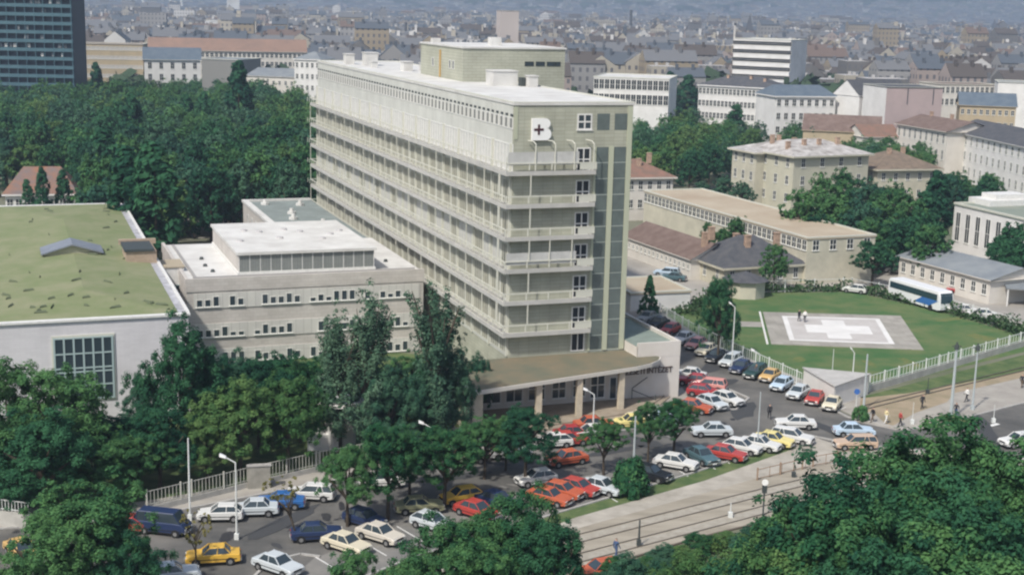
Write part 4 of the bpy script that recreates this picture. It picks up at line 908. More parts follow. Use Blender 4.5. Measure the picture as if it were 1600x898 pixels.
CARS = [
 (1012, 497, -122, 'sedan', 'grey', 'grey car furthest up the side street beside the conifer', GA),
 (1029, 506, -122, 'sedan', 'black', 'dark car just above the red one at the head of the side street', GA),
 (1047, 516, -122, 'hatch', 'red', 'red hatchback second from the top of the side street row', GA),
 (1068, 530, -122, 'sedan', 'white', 'dusty white car between two red ones under the street tree', GA),
 (1087, 539, -122, 'hatch', 'pink', 'faded pink red hatchback left of the cream car', GA),
 (1104, 548, -122, 'sedan', 'cream', 'cream car with tan sides beside the street tree trunk', GA),
 (1119, 558, -122, 'sedan', 'black', 'black car hidden partly behind the street tree trunk', GA),
 (1142, 565, -122, 'wagon', 'silver', 'silver car at the foot of the tall slim lamp', GA),
 (1158, 575, -122, 'sedan', 'navy', 'dark navy car right of the silver one at the fence', GA),
 (1180, 583, -122, 'wagon', 'green', 'dark green car left of the orange tan beetle shaped car', GA),
 (1203, 589, -122, 'small', 'gold', 'orange tan small car in the middle of the fence row', GA),
 (1221, 602, -122, 'hatch', 'lightblue', 'light blue hatchback near the kiosk wall', GA),
 (1247, 615, -122, 'hatch', 'silver', 'silver hatchback left of the red small car at the kiosk', GA),
 (1273, 624, -115, 'small', 'red', 'round red small car in front of the kiosk', GA),
 (1300, 633, -115, 'small', 'cream', 'round cream small car at the end of the fence row', GA),
 (1076, 586, 160, 'sedan', 'white', 'white car just behind the corner of the white entrance block', GB),
 (1085, 596, 165, 'sedan', 'darkred', 'dark red car below the white one at the block corner', GB),
 (1106, 603, 160, 'wagon', 'pink', 'faded red estate car at the turn of the side street', GB),
 (1100, 613, -20, 'hatch', 'darkred', 'dark red hatchback in front of the faded red estate', GB),
 (1113, 631, -55, 'hatch', 'silver', 'grey green hatchback between the orange sedan and white hatch', GB),
 (1137, 625, -50, 'hatch', 'white', 'white hatchback at the tip of the entrance parking', GB),
 (1083, 637, -28, 'sedan', 'orange', 'bright orange sedan closest to the entrance block corner', GB),
 (1112, 674, 185, 'sedan', 'silver', 'silver grey sedan driving left on the service road', None),
 (1243, 662, 178, 'sedan', 'white', 'white sedan driving on the road above the parked white estate', None),
 (1334, 674, 2, 'sedan', 'lightblue', 'pale blue sedan driving right below the small bush', None),
 (1336, 694, 186, 'wagon', 'tan', 'tan estate car waiting at the corner island', None),
 (1592, 690, 200, 'sedan', 'white', 'white car cut by the right edge of the photo', None),
 (1238, 684, -28, 'wagon', 'white', 'white estate at the right end of the parking strip', GC),
 (1208, 689, -30, 'sedan', 'paleyellow', 'pale yellow sedan parked between white cars', GC),
 (1187, 695, -30, 'sedan', 'white', 'white sedan left of the pale yellow one', GC),
 (1160, 700, -30, 'hatch', 'white', 'white hatchback right of the red sedan near the grass verge', GC),
 (1133, 710, -28, 'sedan', 'red', 'red sedan nose down to the verge right of the teal car', GC),
 (1096, 714, -62, 'sedan', 'teal', 'dark teal car between the white and red sedans', GC),
 (1056, 724, -25, 'sedan', 'white', 'clean white sedan alone between bay lines above the verge', GC),
 (1015, 741, -32, 'sedan', 'black', 'black car with pale headlight beside the round bush', GC),
 (984, 661, 190, 'small', 'paleyellow', 'pale yellow small car in front of the terrace', GB),
 (1003, 652, 190, 'small', 'cream', 'cream car behind the yellow one near the terrace', GB),
 (1026, 648, 10, 'sedan', 'white', 'white car at the top of the terrace row', GB),
 (1042, 657, 10, 'hatch', 'lightblue', 'pale blue white car half hidden by the street tree right of the terrace', GB),
 (928, 664, 12, 'sedan', 'orange', 'orange sedan nearest the canopy columns', GB),
 (922, 677, 195, 'hatch', 'white', 'white hatchback under the orange sedan by the lamp', GB),
 (897, 678, 15, 'sedan', 'darkred', 'dark red sedan in the second terrace row', GB),
 (888, 688, 15, 'sedan', 'red', 'red sedan beside the white car below the terrace', GB),
 (864, 691, 195, 'hatch', 'white', 'white hatchback at the left end of the terrace rows', GB),
 (885, 718, 208, 'sedan', 'orange', 'bright orange red coupe driving in the middle of the lane', None),
 (837, 749, 205, 'hatch', 'white', 'white hatchback driving behind the orange red coupe', None),
 (858, 778, -32, 'sedan', 'orange', 'orange sedan half hidden by the lower tree', GC),
 (880, 769, -32, 'hatch', 'orange', 'orange hatchback between two red cars at the verge', GC),
 (905, 764, -35, 'hatch', 'red', 'red hatchback left of the silver sedan', GC),
 (940, 762, -35, 'sedan', 'silver', 'silver sedan left of the round bush', GC),
 (720, 777, 208, 'hatch', 'yellow', 'bright yellow hatchback among the parking trees', GC),
 (745, 799, -38, 'sedan', 'red', 'red sedan below the bright yellow hatchback', GC),
 (776, 784, -40, 'sedan', 'navy', 'dark blue car in the shade right of the yellow hatchback', GC),
 (655, 792, 12, 'sedan', 'olive', 'olive car in the shade left of the yellow hatchback', GC),
 (676, 818, -35, 'hatch', 'silver', 'silver roofed car half hidden by the low tree', GC),
 (594, 836, -35, 'sedan', 'beige', 'beige sedan parked beside the trunk of a street tree', GC),
 (541, 851, -35, 'sedan', 'cream', 'cream yellow sedan left of the beige one', GC),
 (495, 834, 12, 'sedan', 'navy', 'dark navy car with bright reflections by the leaning trunk', GC),
 (434, 884, -35, 'sedan', 'silver', 'silver white sedan at the bottom edge of the lot', GC),
 (570, 812, -35, 'hatch', 'navy', 'dark car under the first street tree', GC),
 (485, 772, 176, 'wagon', 'white', 'white estate at the right end of the garden fence row', GD_),
 (438, 785, 184, 'sedan', 'blue', 'blue sedan between white cars at the garden fence', GD_),
 (396, 796, 188, 'sedan', 'silver', 'silver white sedan left of the blue one', GD_),
 (344, 804, 186, 'hatch', 'white', 'white hatchback beside the tall bare pole', GD_),
 (256, 824, -12, 'van', 'navy', 'dark blue van at the left end of the garden fence', GD_),
 (333, 870, 192, 'sedan', 'yellow', 'yellow orange sedan on the road behind the thin bare tree', None),
 (35, 862, -50, 'sedan', 'gold', 'dull yellow car peeking out at the left edge', None),
 (62, 892, 200, 'sedan', 'white', 'white car at the bottom left corner under the tree', None),
 (206, 822, 10, 'hatch', 'red', 'red car seen through the lower left tree', None),
 (168, 846, -20, 'sedan', 'navy', 'navy car in the shade under the lower left tree', None),
 (268, 898, 20, 'sedan', 'silver', 'pale car cut by the bottom edge at left', None),
 (938, 893, 205, 'hatch', 'orange', 'orange car cut by the bottom edge beside the tram rails', None),
 (596, 752, 190, 'sedan', 'white', 'white car seen between the first street trees', GD_),
 (668, 722, 190, 'sedan', 'white', 'white car behind the street lamp under the trees', GD_),
 (797, 708, 12, 'sedan', 'white', 'white car glimpsed through the tree left of the lane', GD_),
 (730, 715, 12, 'hatch', 'beige', 'beige car glimpsed through the middle trees', GD_),
 (1500, 455, 165, 'sedan', 'darkred', 'dark red car parked behind the bus', 'cars in the depot yard'),
 (1503, 485, 160, 'sedan', 'white', 'white car behind the depot hedge, left of the other', 'cars in the depot yard'),
 (1534, 492, 172, 'sedan', 'white', 'white sedan in the open in the depot yard', 'cars in the depot yard'),
 (1336, 453, 150, 'hatch', 'white', 'white car behind the hedge below the long pavilion', 'cars in the depot yard'),
 (1403, 423, 160, 'sedan', 'white', 'white car beside the end of the depot office', 'cars in the depot yard'),
 (1042, 427, 160, 'wagon', 'lightblue', 'pale blue estate in the yard below the service range', 'cars in the service yard'),
 (1052, 434, 160, 'sedan', 'teal', 'teal car in the yard next to the pale blue estate', 'cars in the service yard'),
 (308, 334, 20, 'sedan', 'white', 'white car in the shaded yard behind the ward wing', 'cars in the rear yard'),
 (345, 341, 20, 'sedan', 'darkred', 'dark red car under the rear yard wall', 'cars in the rear yard'),
 (352, 329, 20, 'hatch', 'white', 'white hatchback behind the rear yard wall', 'cars in the rear yard'),
]
for c in CARS: car(*c)
# coach
p = G(1437, 470, .6); t = thing('coach', 'white and blue coach parked in the depot yard behind the hedge', 'coach', (p.x, p.y, 0), math.atan2(-11.9, 5.1))
M_bus = mat('coach_white', (.70, .71, .72), .4); M_bblue = mat('coach_blue', (.04, .14, .38), .4); M_bgl = mat('coach_glass', (.02, .045, .06), .12, spec=.7)
b = MB(); prof = [(-6, .4), (-6.05, 1.2), (-5.95, 2.9), (-5.7, 3.15), (5.4, 3.15), (5.85, 2.6), (6.0, 1.3), (6.0, .5), (5.6, .35), (-5.6, .35)]
mesh_prof(b, prof, [(-1.25, .04), (-1.2, 0), (1.2, 0), (1.25, .04)]); b.build('body', M_bus, t)
b = MB()
for sy in (-1, 1): b.box(-5.6, 5.3, sy * 1.262 - .012, sy * 1.262 + .012, 1.75, 2.7)
b.build('side_windows', M_bgl, t); b = MB(); b.hexa([(6.0, -1.1, 1.45), (6.04, -1.1, 1.45), (6.04, 1.1, 1.45), (6.0, 1.1, 1.45)], [(5.70, -1.05, 2.9), (5.80, -1.05, 2.9), (5.80, 1.05, 2.9), (5.70, 1.05, 2.9)]); b.build('windscreen', M_bgl, t)
b = MB()
for sy in (-1, 1): 
    y0_, y1_ = (sy * 1.268 - .012, sy * 1.268 + .012)
    b.hexa([(.2, y0_, .75), (3.6, y0_, .75), (3.6, y1_, .75), (.2, y1_, .75)], [(1.9, y0_, 1.74), (5.6, y0_, 1.74), (5.6, y1_, 1.74), (1.9, y1_, 1.74)])
b.build('blue_stripe', M_bblue, t)
for x in (-3.8, 3.9):
    for sy in (-1, 1): w_ = MB(); w_.bar((x, sy * 1.0, .5), (x, sy * 1.27, .5), .5, n=14); w_.build('wheel', M_black, t)
for sy in (-1, 1): w_ = MB(); w_.box(6.0, 6.05, sy * .9 - .18, sy * .9 + .18, .75, .95); w_.build('headlight', MATS['headlight_glass'], t)

# ------------------------------------------------------------------ people
def person(u, v, hd, shirt, trousers, label, lean=0.0, stride=.25):
    p = G(u, v); t = thing('person', label, 'person', (p.x, p.y, .11 if 1180 < u < 1420 and v < 545 else .03), R(hd))
    me = bpy.data.meshes.new('body'); bm = bmesh.new(); sk = bm.verts.layers.skin.verify()
    J = {'pel': (0, 0, .95, .15, .12), 'che': (lean * .3, 0, 1.28, .17, .12), 'nk': (lean * .5, 0, 1.46, .06, .06), 'hd': (lean * .6, 0, 1.60, .095, .10), 'tp': (lean * .6, 0, 1.70, .07, .08)}
    for s, sg in (('l', 1), ('r', -1)):
        f = stride * sg
        J['hip' + s] = (0, .10 * sg, .88, .10, .10); J['kn' + s] = (f * .5 + .04, .10 * sg, .48, .07, .07); J['an' + s] = (f, .10 * sg, .09, .045, .045); J['to' + s] = (f + .16, .11 * sg, .04, .04, .03)
        J['sh' + s] = (lean * .4, .20 * sg, 1.40, .065, .065); J['el' + s] = (-f * .3, .25 * sg, 1.12, .048, .048); J['wr' + s] = (-f * .5 + .1, .24 * sg, .88, .035, .035); J['ha' + s] = (-f * .5 + .13, .235 * sg, .79, .04, .028)
    V = {}
    for k, (x, y, z, r1, r2) in J.items(): q = bm.verts.new((x, y, z)); q[sk].radius = (r1, r2); V[k] = q
    V['pel'][sk].use_root = True
    E = [('pel', 'che'), ('che', 'nk'), ('nk', 'hd'), ('hd', 'tp')]
    for s in 'lr': E += [('pel', 'hip' + s), ('hip' + s, 'kn' + s), ('kn' + s, 'an' + s), ('an' + s, 'to' + s), ('che', 'sh' + s), ('sh' + s, 'el' + s), ('el' + s, 'wr' + s), ('wr' + s, 'ha' + s)]
    for a, c in E: bm.edges.new((V[a], V[c]))
    bm.to_mesh(me); bm.free(); o = ob('body', me, t)
    o.modifiers.new('Skin', 'SKIN'); o.modifiers.new('Sub', 'SUBSURF').render_levels = 1
    key = 'clothes_' + shirt + '_' + trousers
    if key not in MATS:
        m = bpy.data.materials.new(key); m.use_nodes = True; n = m.node_tree.nodes; l = m.node_tree.links
        tc = n.new('ShaderNodeTexCoord'); sx = n.new('ShaderNodeSeparateXYZ'); l.new(tc.outputs['Object'], sx.inputs[0])
        d = n.new('ShaderNodeMath'); d.operation = 'DIVIDE'; d.inputs[1].default_value = 1.8; l.new(sx.outputs[2], d.inputs[0])
        r = n.new('ShaderNodeValToRGB'); r.color_ramp.interpolation = 'CONSTANT'; l.new(d.outputs[0], r.inputs[0])
        cols = {'black': (.02, .02, .025), 'white': (.75, .75, .72), 'blue': (.06, .1, .2), 'yellow': (.7, .6, .35), 'red': (.4, .06, .05), 'brown': (.12, .08, .05)}
        el = r.color_ramp.elements; el[0].position = 0; el[0].color = (.03, .025, .02, 1); el[1].position = .06; el[1].color = (*cols[trousers], 1)
        for ps, c in ((.54, cols[shirt]), (.82, (.5, .32, .24)), (.91, (.07, .045, .03))): e = el.new(ps); e.color = (*c, 1)
        l.new(r.outputs[0], n['Principled BSDF'].inputs['Base Color']); MATS[key] = m
    me.materials.append(MATS[key])
person(1248, 503, -60, 'black', 'black', 'person in dark clothes standing on the helipad', 0, .1)
person(1257, 504, -110, 'white', 'black', 'person in a white top and dark trousers standing on the helipad', 0, .15)
person(1384, 662, 20, 'yellow', 'white', 'person in pale yellow clothes on the dirt strip')
person(1363, 660, 200, 'black', 'brown', 'person in dark clothes walking near the low bush')
person(1440, 639, 30, 'black', 'black', 'dark clothed person crossing the dirt strip', .2)
person(1406, 666, 10, 'red', 'black', 'person with a reddish top near the road edge')
person(1510, 628, 190, 'white', 'black', 'person in a white shirt beside the thinner tram mast')
person(1493, 652, 60, 'black', 'blue', 'person in black beside the stone planter')
person(1596, 606, 40, 'black', 'brown', 'person in dark clothes on the pavement at the right edge')
person(962, 872, 40, 'blue', 'blue', 'person in blue clothes standing at the edge of the tramway')
person(1181, 590, -60, 'brown', 'blue', 'person in brown walking on the side street')
person(1202, 655, 90, 'black', 'black', 'person in black crossing the service road')

# ------------------------------------------------------------------ trees
def leafmat(name, c1, c2, trans=.14):
    m = bpy.data.materials.new(name); m.use_nodes = True; n = m.node_tree.nodes; l = m.node_tree.links
    p = n['Principled BSDF']; p.inputs['Roughness'].default_value = .75; p.inputs['Specular IOR Level'].default_value = .08
    at = n.new('ShaderNodeAttribute'); at.attribute_name = 'tone'; oi = n.new('ShaderNodeObjectInfo')
    ad = n.new('ShaderNodeMath'); ad.operation = 'MULTIPLY_ADD'; l.new(oi.outputs['Random'], ad.inputs[0]); ad.inputs[1].default_value = .75; l.new(at.outputs['Fac'], ad.inputs[2])
    sb = n.new('ShaderNodeMath'); sb.operation = 'SUBTRACT'; l.new(ad.outputs[0], sb.inputs[0]); sb.inputs[1].default_value = .38; sb.use_clamp = True
    mx = n.new('ShaderNodeMix'); mx.data_type = 'RGBA'; l.new(sb.outputs[0], mx.inputs[0]); mx.inputs[6].default_value = (*c1, 1); mx.inputs[7].default_value = (*c2, 1)
    l.new(mx.outputs[2], p.inputs['Base Color'])
    tr = n.new('ShaderNodeBsdfTranslucent'); l.new(mx.outputs[2], tr.inputs[0]); ms = n.new('ShaderNodeMixShader'); ms.inputs[0].default_value = trans
    l.new(p.outputs[0], ms.inputs[1]); l.new(tr.outputs[0], ms.inputs[2]); l.new(ms.outputs[0], n['Material Output'].inputs[0]); MATS[name] = m; return m
L_mid = leafmat('leaves_mid', (.018, .076, .034), (.080, .180, .062))
L_dark = leafmat('leaves_dark', (.012, .056, .032), (.038, .120, .054))
L_lime = leafmat('leaves_light', (.042, .110, .038), (.110, .190, .062))
L_blue = leafmat('leaves_bluish', (.022, .080, .052), (.070, .150, .084))
L_ash = leafmat('leaves_ash', (.035, .085, .055), (.105, .180, .110))
L_tan = leafmat('leaves_yellowish', (.10, .10, .03), (.20, .18, .06))

def crown_mesh(name, seed, kind, nleaf, leaf, m):
    """crown in a box 1 wide radius (x,y in -1..1) and z 0..1 upwards; leaves scattered over clumps"""
    rg = np.random.default_rng(seed); cl = []
    if kind == 'broad':
        nl = rg.integers(7, 10)
        lob = [np.array([0, 0, .58, .55, .40])]
        for i in range(nl):
            a = 2 * PI * i / nl + rg.uniform(-.4, .4); rr = rg.uniform(.42, .66); lob.append(np.array([math.cos(a) * rr, math.sin(a) * rr, rg.uniform(.28, .62), rg.uniform(.28, .42), rg.uniform(.17, .26)]))
        for i in range(4): a = rg.uniform(0, 6.28); rr = rg.uniform(.1, .38); lob.append(np.array([math.cos(a) * rr, math.sin(a) * rr, rg.uniform(.66, .82), rg.uniform(.25, .38), rg.uniform(.14, .2)]))
        for lb in lob:
            for i in range(int(16 * (lb[3] / .35) ** 2)):
                d = rg.normal(size=3); d /= np.linalg.norm(d); d[2] = abs(d[2]) * (1 if rg.random() < .75 else -1); s = rg.uniform(.62, 1.0) if rg.random() < .72 else rg.uniform(1.0, 1.32)
                cl.append((lb[0] + d[0] * lb[3] * s, lb[1] + d[1] * lb[3] * s, lb[2] + d[2] * lb[4] * s, rg.uniform(.07, .165), d))
    elif kind == 'poplar':
        for i in range(110):
            t = rg.random(); rr = .9 * math.sin(PI * (.12 + .82 * t) ** .8) * rg.uniform(.55, 1.0); a = rg.uniform(0, 6.28)
            d = np.array([math.cos(a), math.sin(a), .5]); cl.append((math.cos(a) * rr, math.sin(a) * rr, .02 + t * .95, rg.uniform(.2, .34), d))
    elif kind == 'feather':
        for i in range(44):     # ascending plumes
            a = rg.uniform(0, 6.28); r0 = rg.uniform(.05, .4); z0 = rg.uniform(.0, .62); r1 = min(1.0, r0 + rg.uniform(.15, .6) * (1.25 - z0)); z1 = min(1.0, z0 + rg.uniform(.16, .34))
            if i < 5: r0, r1, z0, z1 = .03, rg.uniform(.06, .28), .5, rg.uniform(.86, 1.0)
            for k in range(7):
                t = k / 6; cl.append((math.cos(a) * (r0 + (r1 - r0) * t), math.sin(a) * (r0 + (r1 - r0) * t), z0 + (z1 - z0) * t - .07 * t * t, rg.uniform(.09, .20) * (1.15 - .5 * t), np.array([math.cos(a) * .5, math.sin(a) * .5, .8])))
    elif kind == 'cone':
        for i in range(120):
            t = rg.random() ** 1.3; rr = (1 - t) * rg.uniform(.6, 1.0); a = rg.uniform(0, 6.28); cl.append((math.cos(a) * rr, math.sin(a) * rr, .02 + t * .95, .16, np.array([math.cos(a), math.sin(a), .4])))
    elif kind == 'bush':
        for i in range(60):
            d = rg.normal(size=3); d /= np.linalg.norm(d); d[2] = abs(d[2]); cl.append((d[0] * .8, d[1] * .8, .1 + d[2] * .75, rg.uniform(.18, .3), d))
    elif kind == 'sparse':
        for i in range(34):
            d = rg.normal(size=3); d /= np.linalg.norm(d); cl.append((d[0] * .8, d[1] * .8, .55 + d[2] * .42, rg.uniform(.06, .14), d))
    cc = np.array([c[:3] for c in cl]); cr_ = np.array([c[3] for c in cl]); cd = np.array([c[4] / np.linalg.norm(c[4]) for c in cl]); tone = rg.uniform(0.15, .85, len(cl))
    w = cr_ ** 2; idx = rg.choice(len(cl), nleaf, p=w / w.sum())
    d = rg.normal(size=(nleaf, 3)); d /= np.linalg.norm(d, axis=1)[:, None]; flip = (d * cd[idx]).sum(1) < -.3; d[flip] *= -1
    rad = cr_[idx] * rg.uniform(.35, 1.12, nleaf)
    asp = ZASP[kind]
    pos = cc[idx] + d * rad[:, None] * np.array([1, 1, asp])
    nrm = d * 1.1 + rg.normal(size=(nleaf, 3)) * .4 + np.array([0, 0, .55]); nrm /= np.linalg.norm(nrm, axis=1)[:, None]
    t1 = np.cross(nrm, rg.normal(size=(nleaf, 3))); t1 /= np.linalg.norm(t1, axis=1)[:, None]; t2 = np.cross(nrm, t1)
    sz = leaf * rg.uniform(.45, 1.5, nleaf)[:, None]; sc = np.array([1, 1, asp])
    v = np.stack([pos - t1 * sz * sc, pos - t2 * sz * .6 * sc, pos + t1 * sz * sc, pos + t2 * sz * .6 * sc], 1).reshape(-1, 3)
    me = bpy.data.meshes.new(name); me.vertices.add(nleaf * 4); me.vertices.foreach_set('co', v.ravel().astype(np.float32))
    me.loops.add(nleaf * 4); me.loops.foreach_set('vertex_index', np.arange(nleaf * 4, dtype=np.int32)); me.polygons.add(nleaf)
    me.polygons.foreach_set('loop_start', np.arange(0, nleaf * 4, 4, dtype=np.int32))
    me.materials.append(m); a = me.attributes.new('tone', 'FLOAT', 'FACE'); tt = np.clip(tone[idx] + rg.normal(0, .2, nleaf), 0, 1); a.data.foreach_set('value', tt.astype(np.float32))
    me.update(); me.validate(); return me
ZASP = {'broad': .46, 'poplar': .19, 'feather': .27, 'cone': .33, 'bush': 1.0, 'sparse': .6}
def trunk_mesh(name, seed, kind):
    rg = random.Random(seed); b = MB()
    if kind in ('poplar', 'cone'): b.bar((0, 0, 0), (0, 0, 1), .10, .02, 7)
    elif kind == 'bush': 
        for i in range(5): a = i * 1.26; b.bar((0, 0, 0), (.4 * math.cos(a), .4 * math.sin(a), .6), .04, .015, 5)
    else:
        b.bar((0, 0, 0), (.03, 0, .42), .055, .04, 8); b.bar((.03, 0, .42), (0, .03, .75), .04, .012, 7)
        for i in range(8):
            a = i * .8 + rg.uniform(-.3, .3); z0 = rg.uniform(.3, .55); r = rg.uniform(.35, .65); q = (math.cos(a) * r * .5, math.sin(a) * r * .5, z0 + .16); e = (math.cos(a) * r, math.sin(a) * r, z0 + rg.uniform(.25, .4))
            b.bar((.02, 0, z0), q, .03, .02, 5); b.bar(q, e, .02, .006, 5)
    return b.mesh(name, M_bark)
PR = {}
for nm, kind, seeds, nl, lf, m in (
    ('near', 'broad', (1, 2, 3, 4), 34000, .0225, L_mid), ('neardark', 'broad', (5, 6, 7), 34000, .0225, L_dark), ('nearlime', 'broad', (8, 9), 30000, .024, L_lime), ('nearblue', 'broad', (31, 32), 34000, .0225, L_blue),
    ('mid', 'broad', (10, 11, 12), 7500, .045, L_mid), ('middark', 'broad', (13, 14, 15), 7500, .045, L_dark), ('midblue', 'broad', (33, 34), 7500, .045, L_blue), ('midlime', 'broad', (35,), 7500, .045, L_lime),
    ('poplar', 'poplar', (16, 17), 3600, .13, L_dark), ('feather', 'feather', (18, 19, 25), 17000, .030, L_ash), ('cone', 'cone', (20,), 3500, .10, L_dark), ('bush', 'bush', (21, 22), 2600, .09, L_mid), ('sparse', 'sparse', (23,), 500, .06, L_tan), ('yellowbush', 'bush', (24,), 3500, .07, L_lime)):
    PR[nm] = [(crown_mesh('crown', s, kind, nl, lf, m), trunk_mesh('trunk', s, kind), kind) for s in seeds]
tr_rnd = random.Random(77)
TREES = []
NAMES = {'poplar': 'poplar_tree', 'cone': 'conifer_tree', 'bush': 'bush', 'yellowbush': 'bush', 'sparse': 'young_tree', 'feather': 'ash_tree'}
def tree(x, y, h, r, kind, label, group=None, crown0=None, lean=(0, 0)):
    cm, tm, kd = tr_rnd.choice(PR[kind]); nm = NAMES.get(kind, 'broadleaf_tree')
    t = thing(nm, label, 'bush' if 'bush' in nm else 'tree', (x, y, 0), 0, group)
    c0 = crown0 if crown0 is not None else {'broad': .14, 'poplar': .06, 'feather': .12, 'cone': .05, 'bush': 0.0, 'sparse': .4}[kd]
    a = tr_rnd.uniform(0, 6.28)
    c = ob('crown', cm, t, (lean[0], lean[1], h * c0), a); c.scale = (r, r, h * (1 - c0) / .98)
    k = ob('stem' if 'bush' in nm else 'trunk', tm, t, (0, 0, 0), a)
    if kd in ('broad', 'feather', 'sparse'): k.scale = (r, r, h * .98)
    elif kd == 'bush': k.scale = (r, r, h)
    else: k.scale = (h * .12, h * .12, h * .95)
    if lean != (0, 0): 
        k.rotation_euler = (math.atan2(-lean[1], h * .8), math.atan2(lean[0], h * .8), 0)
    TREES.append((x, y)); return t
def tpx(ub, vb, vt, rpx, kind, label, group=None, crown0=None, lean=(0, 0)):
    """tree standing at photo point (ub, vb) with its top at height line vt and crown radius rpx photo pixels"""
    p = G(ub, vb); h = zat(ub, vb, vt); d = math.sqrt(p.x ** 2 + p.y ** 2 + CH ** 2); return tree(p.x, p.y, h, rpx * d / CF, kind, label, group, crown0, lean)
def ttop(u, v, h, r, kind, label, group=None, crown0=None):
    p = G(u, v, h); return tree(p.x, p.y, h, r, kind, label, group, crown0)
# street and garden trees one can name
ST = 'street trees in the parking strip'
tpx(543, 822, 698, 52, 'near', 'street tree at the left end of the parking trees, its trunk beside a dark car', ST, .26)
tpx(606, 812, 655, 60, 'near', 'bushy street tree second from the left in the parking strip', ST, .2)
tpx(640, 775, 672, 46, 'nearblue', 'bluish street tree behind the second one, in front of the fence', ST, .2)
tpx(694, 795, 662, 62, 'near', 'street tree with its trunk left of the bright yellow hatchback', ST, .26)
tpx(757, 748, 655, 52, 'near', 'street tree in the middle of the parking strip behind the lane', ST, .22)
tpx(820, 758, 640, 56, 'neardark', 'dark street tree whose trunk stands before the white hatchback', ST, .28)
tpx(790, 735, 655, 40, 'near', 'street tree directly behind the dark one beside the white hatchback', ST, .2)
tpx(943, 742, 655, 40, 'near', 'small street tree right of the orange red coupe', ST, .38)
tpx(1012, 722, 632, 32, 'near', 'left one of two slim street trees above the white sedan', ST, .36)
tpx(1052, 714, 624, 42, 'near', 'right one of two slim street trees above the white sedan', ST, .34)
tpx(985, 772, 716, 30, 'bush', 'round bush on the verge beside the black car', None)
tpx(1344, 656, 634, 13, 'bush', 'low round bush at the foot of the grey kiosk mast', None)
tpx(1121, 566, 436, 36, 'neardark', 'single dark street tree at the helipad corner with a bare trunk', None, .18)
tpx(1013, 497, 432, 19, 'cone', 'pointed conifer beside the white garage', None)
tpx(465, 845, 745, 34, 'sparse', 'thin leaning street tree with a dark bare trunk by the blue sedan', None, .62, (-1.2, 0))
tpx(306, 890, 795, 28, 'sparse', 'thin forked young tree with a few yellowish leaves in the road island', None, .4)
tpx(572, 712, 428, 68, 'feather', 'tall feathery ash tree in front of the ward wing', None, .10)
tpx(532, 708, 462, 58, 'feather', 'looser ash tree left of the tall feathery one', None, .12)
tpx(682, 705, 418, 66, 'feather', 'tall feathery ash tree covering the lower corner of the tower', None, .10)
tpx(605, 718, 590, 52, 'nearblue', 'bluish green tree at the foot of the tall ash', None, .05)
tpx(650, 705, 585, 50, 'nearblue', 'dense bluish green tree between the two feathery ash trees', None, .06)
tpx(708, 692, 545, 42, 'nearblue', 'bluish tree beside the left end of the canopy', None, .06)
for u, vb, v, r, k, lb in ((500, 655, 560, 46, 'near', 'mid green tree right under the ward windows'), (440, 650, 555, 46, 'neardark', 'dark tree right under the middle ward windows'), (560, 650, 560, 44, 'near', 'green tree at the ward wall behind the looser ash'), (745, 650, 560, 30, 'nearblue', 'small bluish tree against the end wall of the canopy'), (640, 640, 555, 46, 'near', 'green tree at the right end of the ward wall between the two ash trees'), (668, 660, 570, 46, 'neardark', 'dark tree in the corner between ward wing and tower'), (610, 655, 568, 40, 'nearblue', 'bluish tree at the ward wall behind the tall feathery ash'), (725, 655, 575, 34, 'near', 'green tree at the tower foot beside the canopy roof')):
    tpx(u, vb, v, r, k, lb, 'trees along the ward wing', .05)
# garden trees at left, foreground
GL = 'large garden trees in front of the hall'
for u, vb, v, r, k, lb in ((18, 770, 575, 92, 'near', 'big dark garden tree at the left edge below the hall wall'), (105, 775, 588, 85, 'near', 'garden tree reaching the gridded window of the hall'), (175, 740, 650, 70, 'neardark', 'dark garden tree right below the hall doorway'),
        (285, 725, 510, 68, 'neardark', 'tall garden tree covering the corner between hall and ward wing'), (335, 715, 560, 66, 'neardark', 'dark garden tree in front of the left ward windows'), (232, 700, 585, 46, 'nearblue', 'slender bluish garden tree against the brick wall'),
        (375, 742, 600, 70, 'nearlime', 'light green garden tree, the brightest of the garden group'), (325, 752, 642, 56, 'nearlime', 'light green garden tree left of the brightest one'), (450, 735, 590, 62, 'nearlime', 'yellow green garden tree at the right end of the garden group'), (405, 700, 566, 60, 'neardark', 'dark garden tree behind the light green ones'),
        (470, 690, 562, 58, 'near', 'mid green garden tree under the ward windows'), (250, 765, 640, 66, 'neardark', 'broad dark garden tree in the middle of the garden group'), (70, 815, 650, 90, 'neardark', 'massive dark tree in the lower left of the garden'), (150, 790, 690, 70, 'near', 'low hanging tree behind the garden fence end'),
        (-15, 800, 640, 85, 'near', 'garden tree cut by the left edge of the photo'), (210, 776, 675, 60, 'near', 'tree above the end of the garden fence'), (30, 800, 720, 66, 'neardark', 'dark tree over the corner fence wall'), (375, 680, 556, 50, 'nearblue', 'bluish tree reaching the middle ward windows'), (510, 700, 600, 36, 'near', 'small tree left of the white garden pavilion')):
    tpx(u, vb, v, r, k, lb, GL, .16)
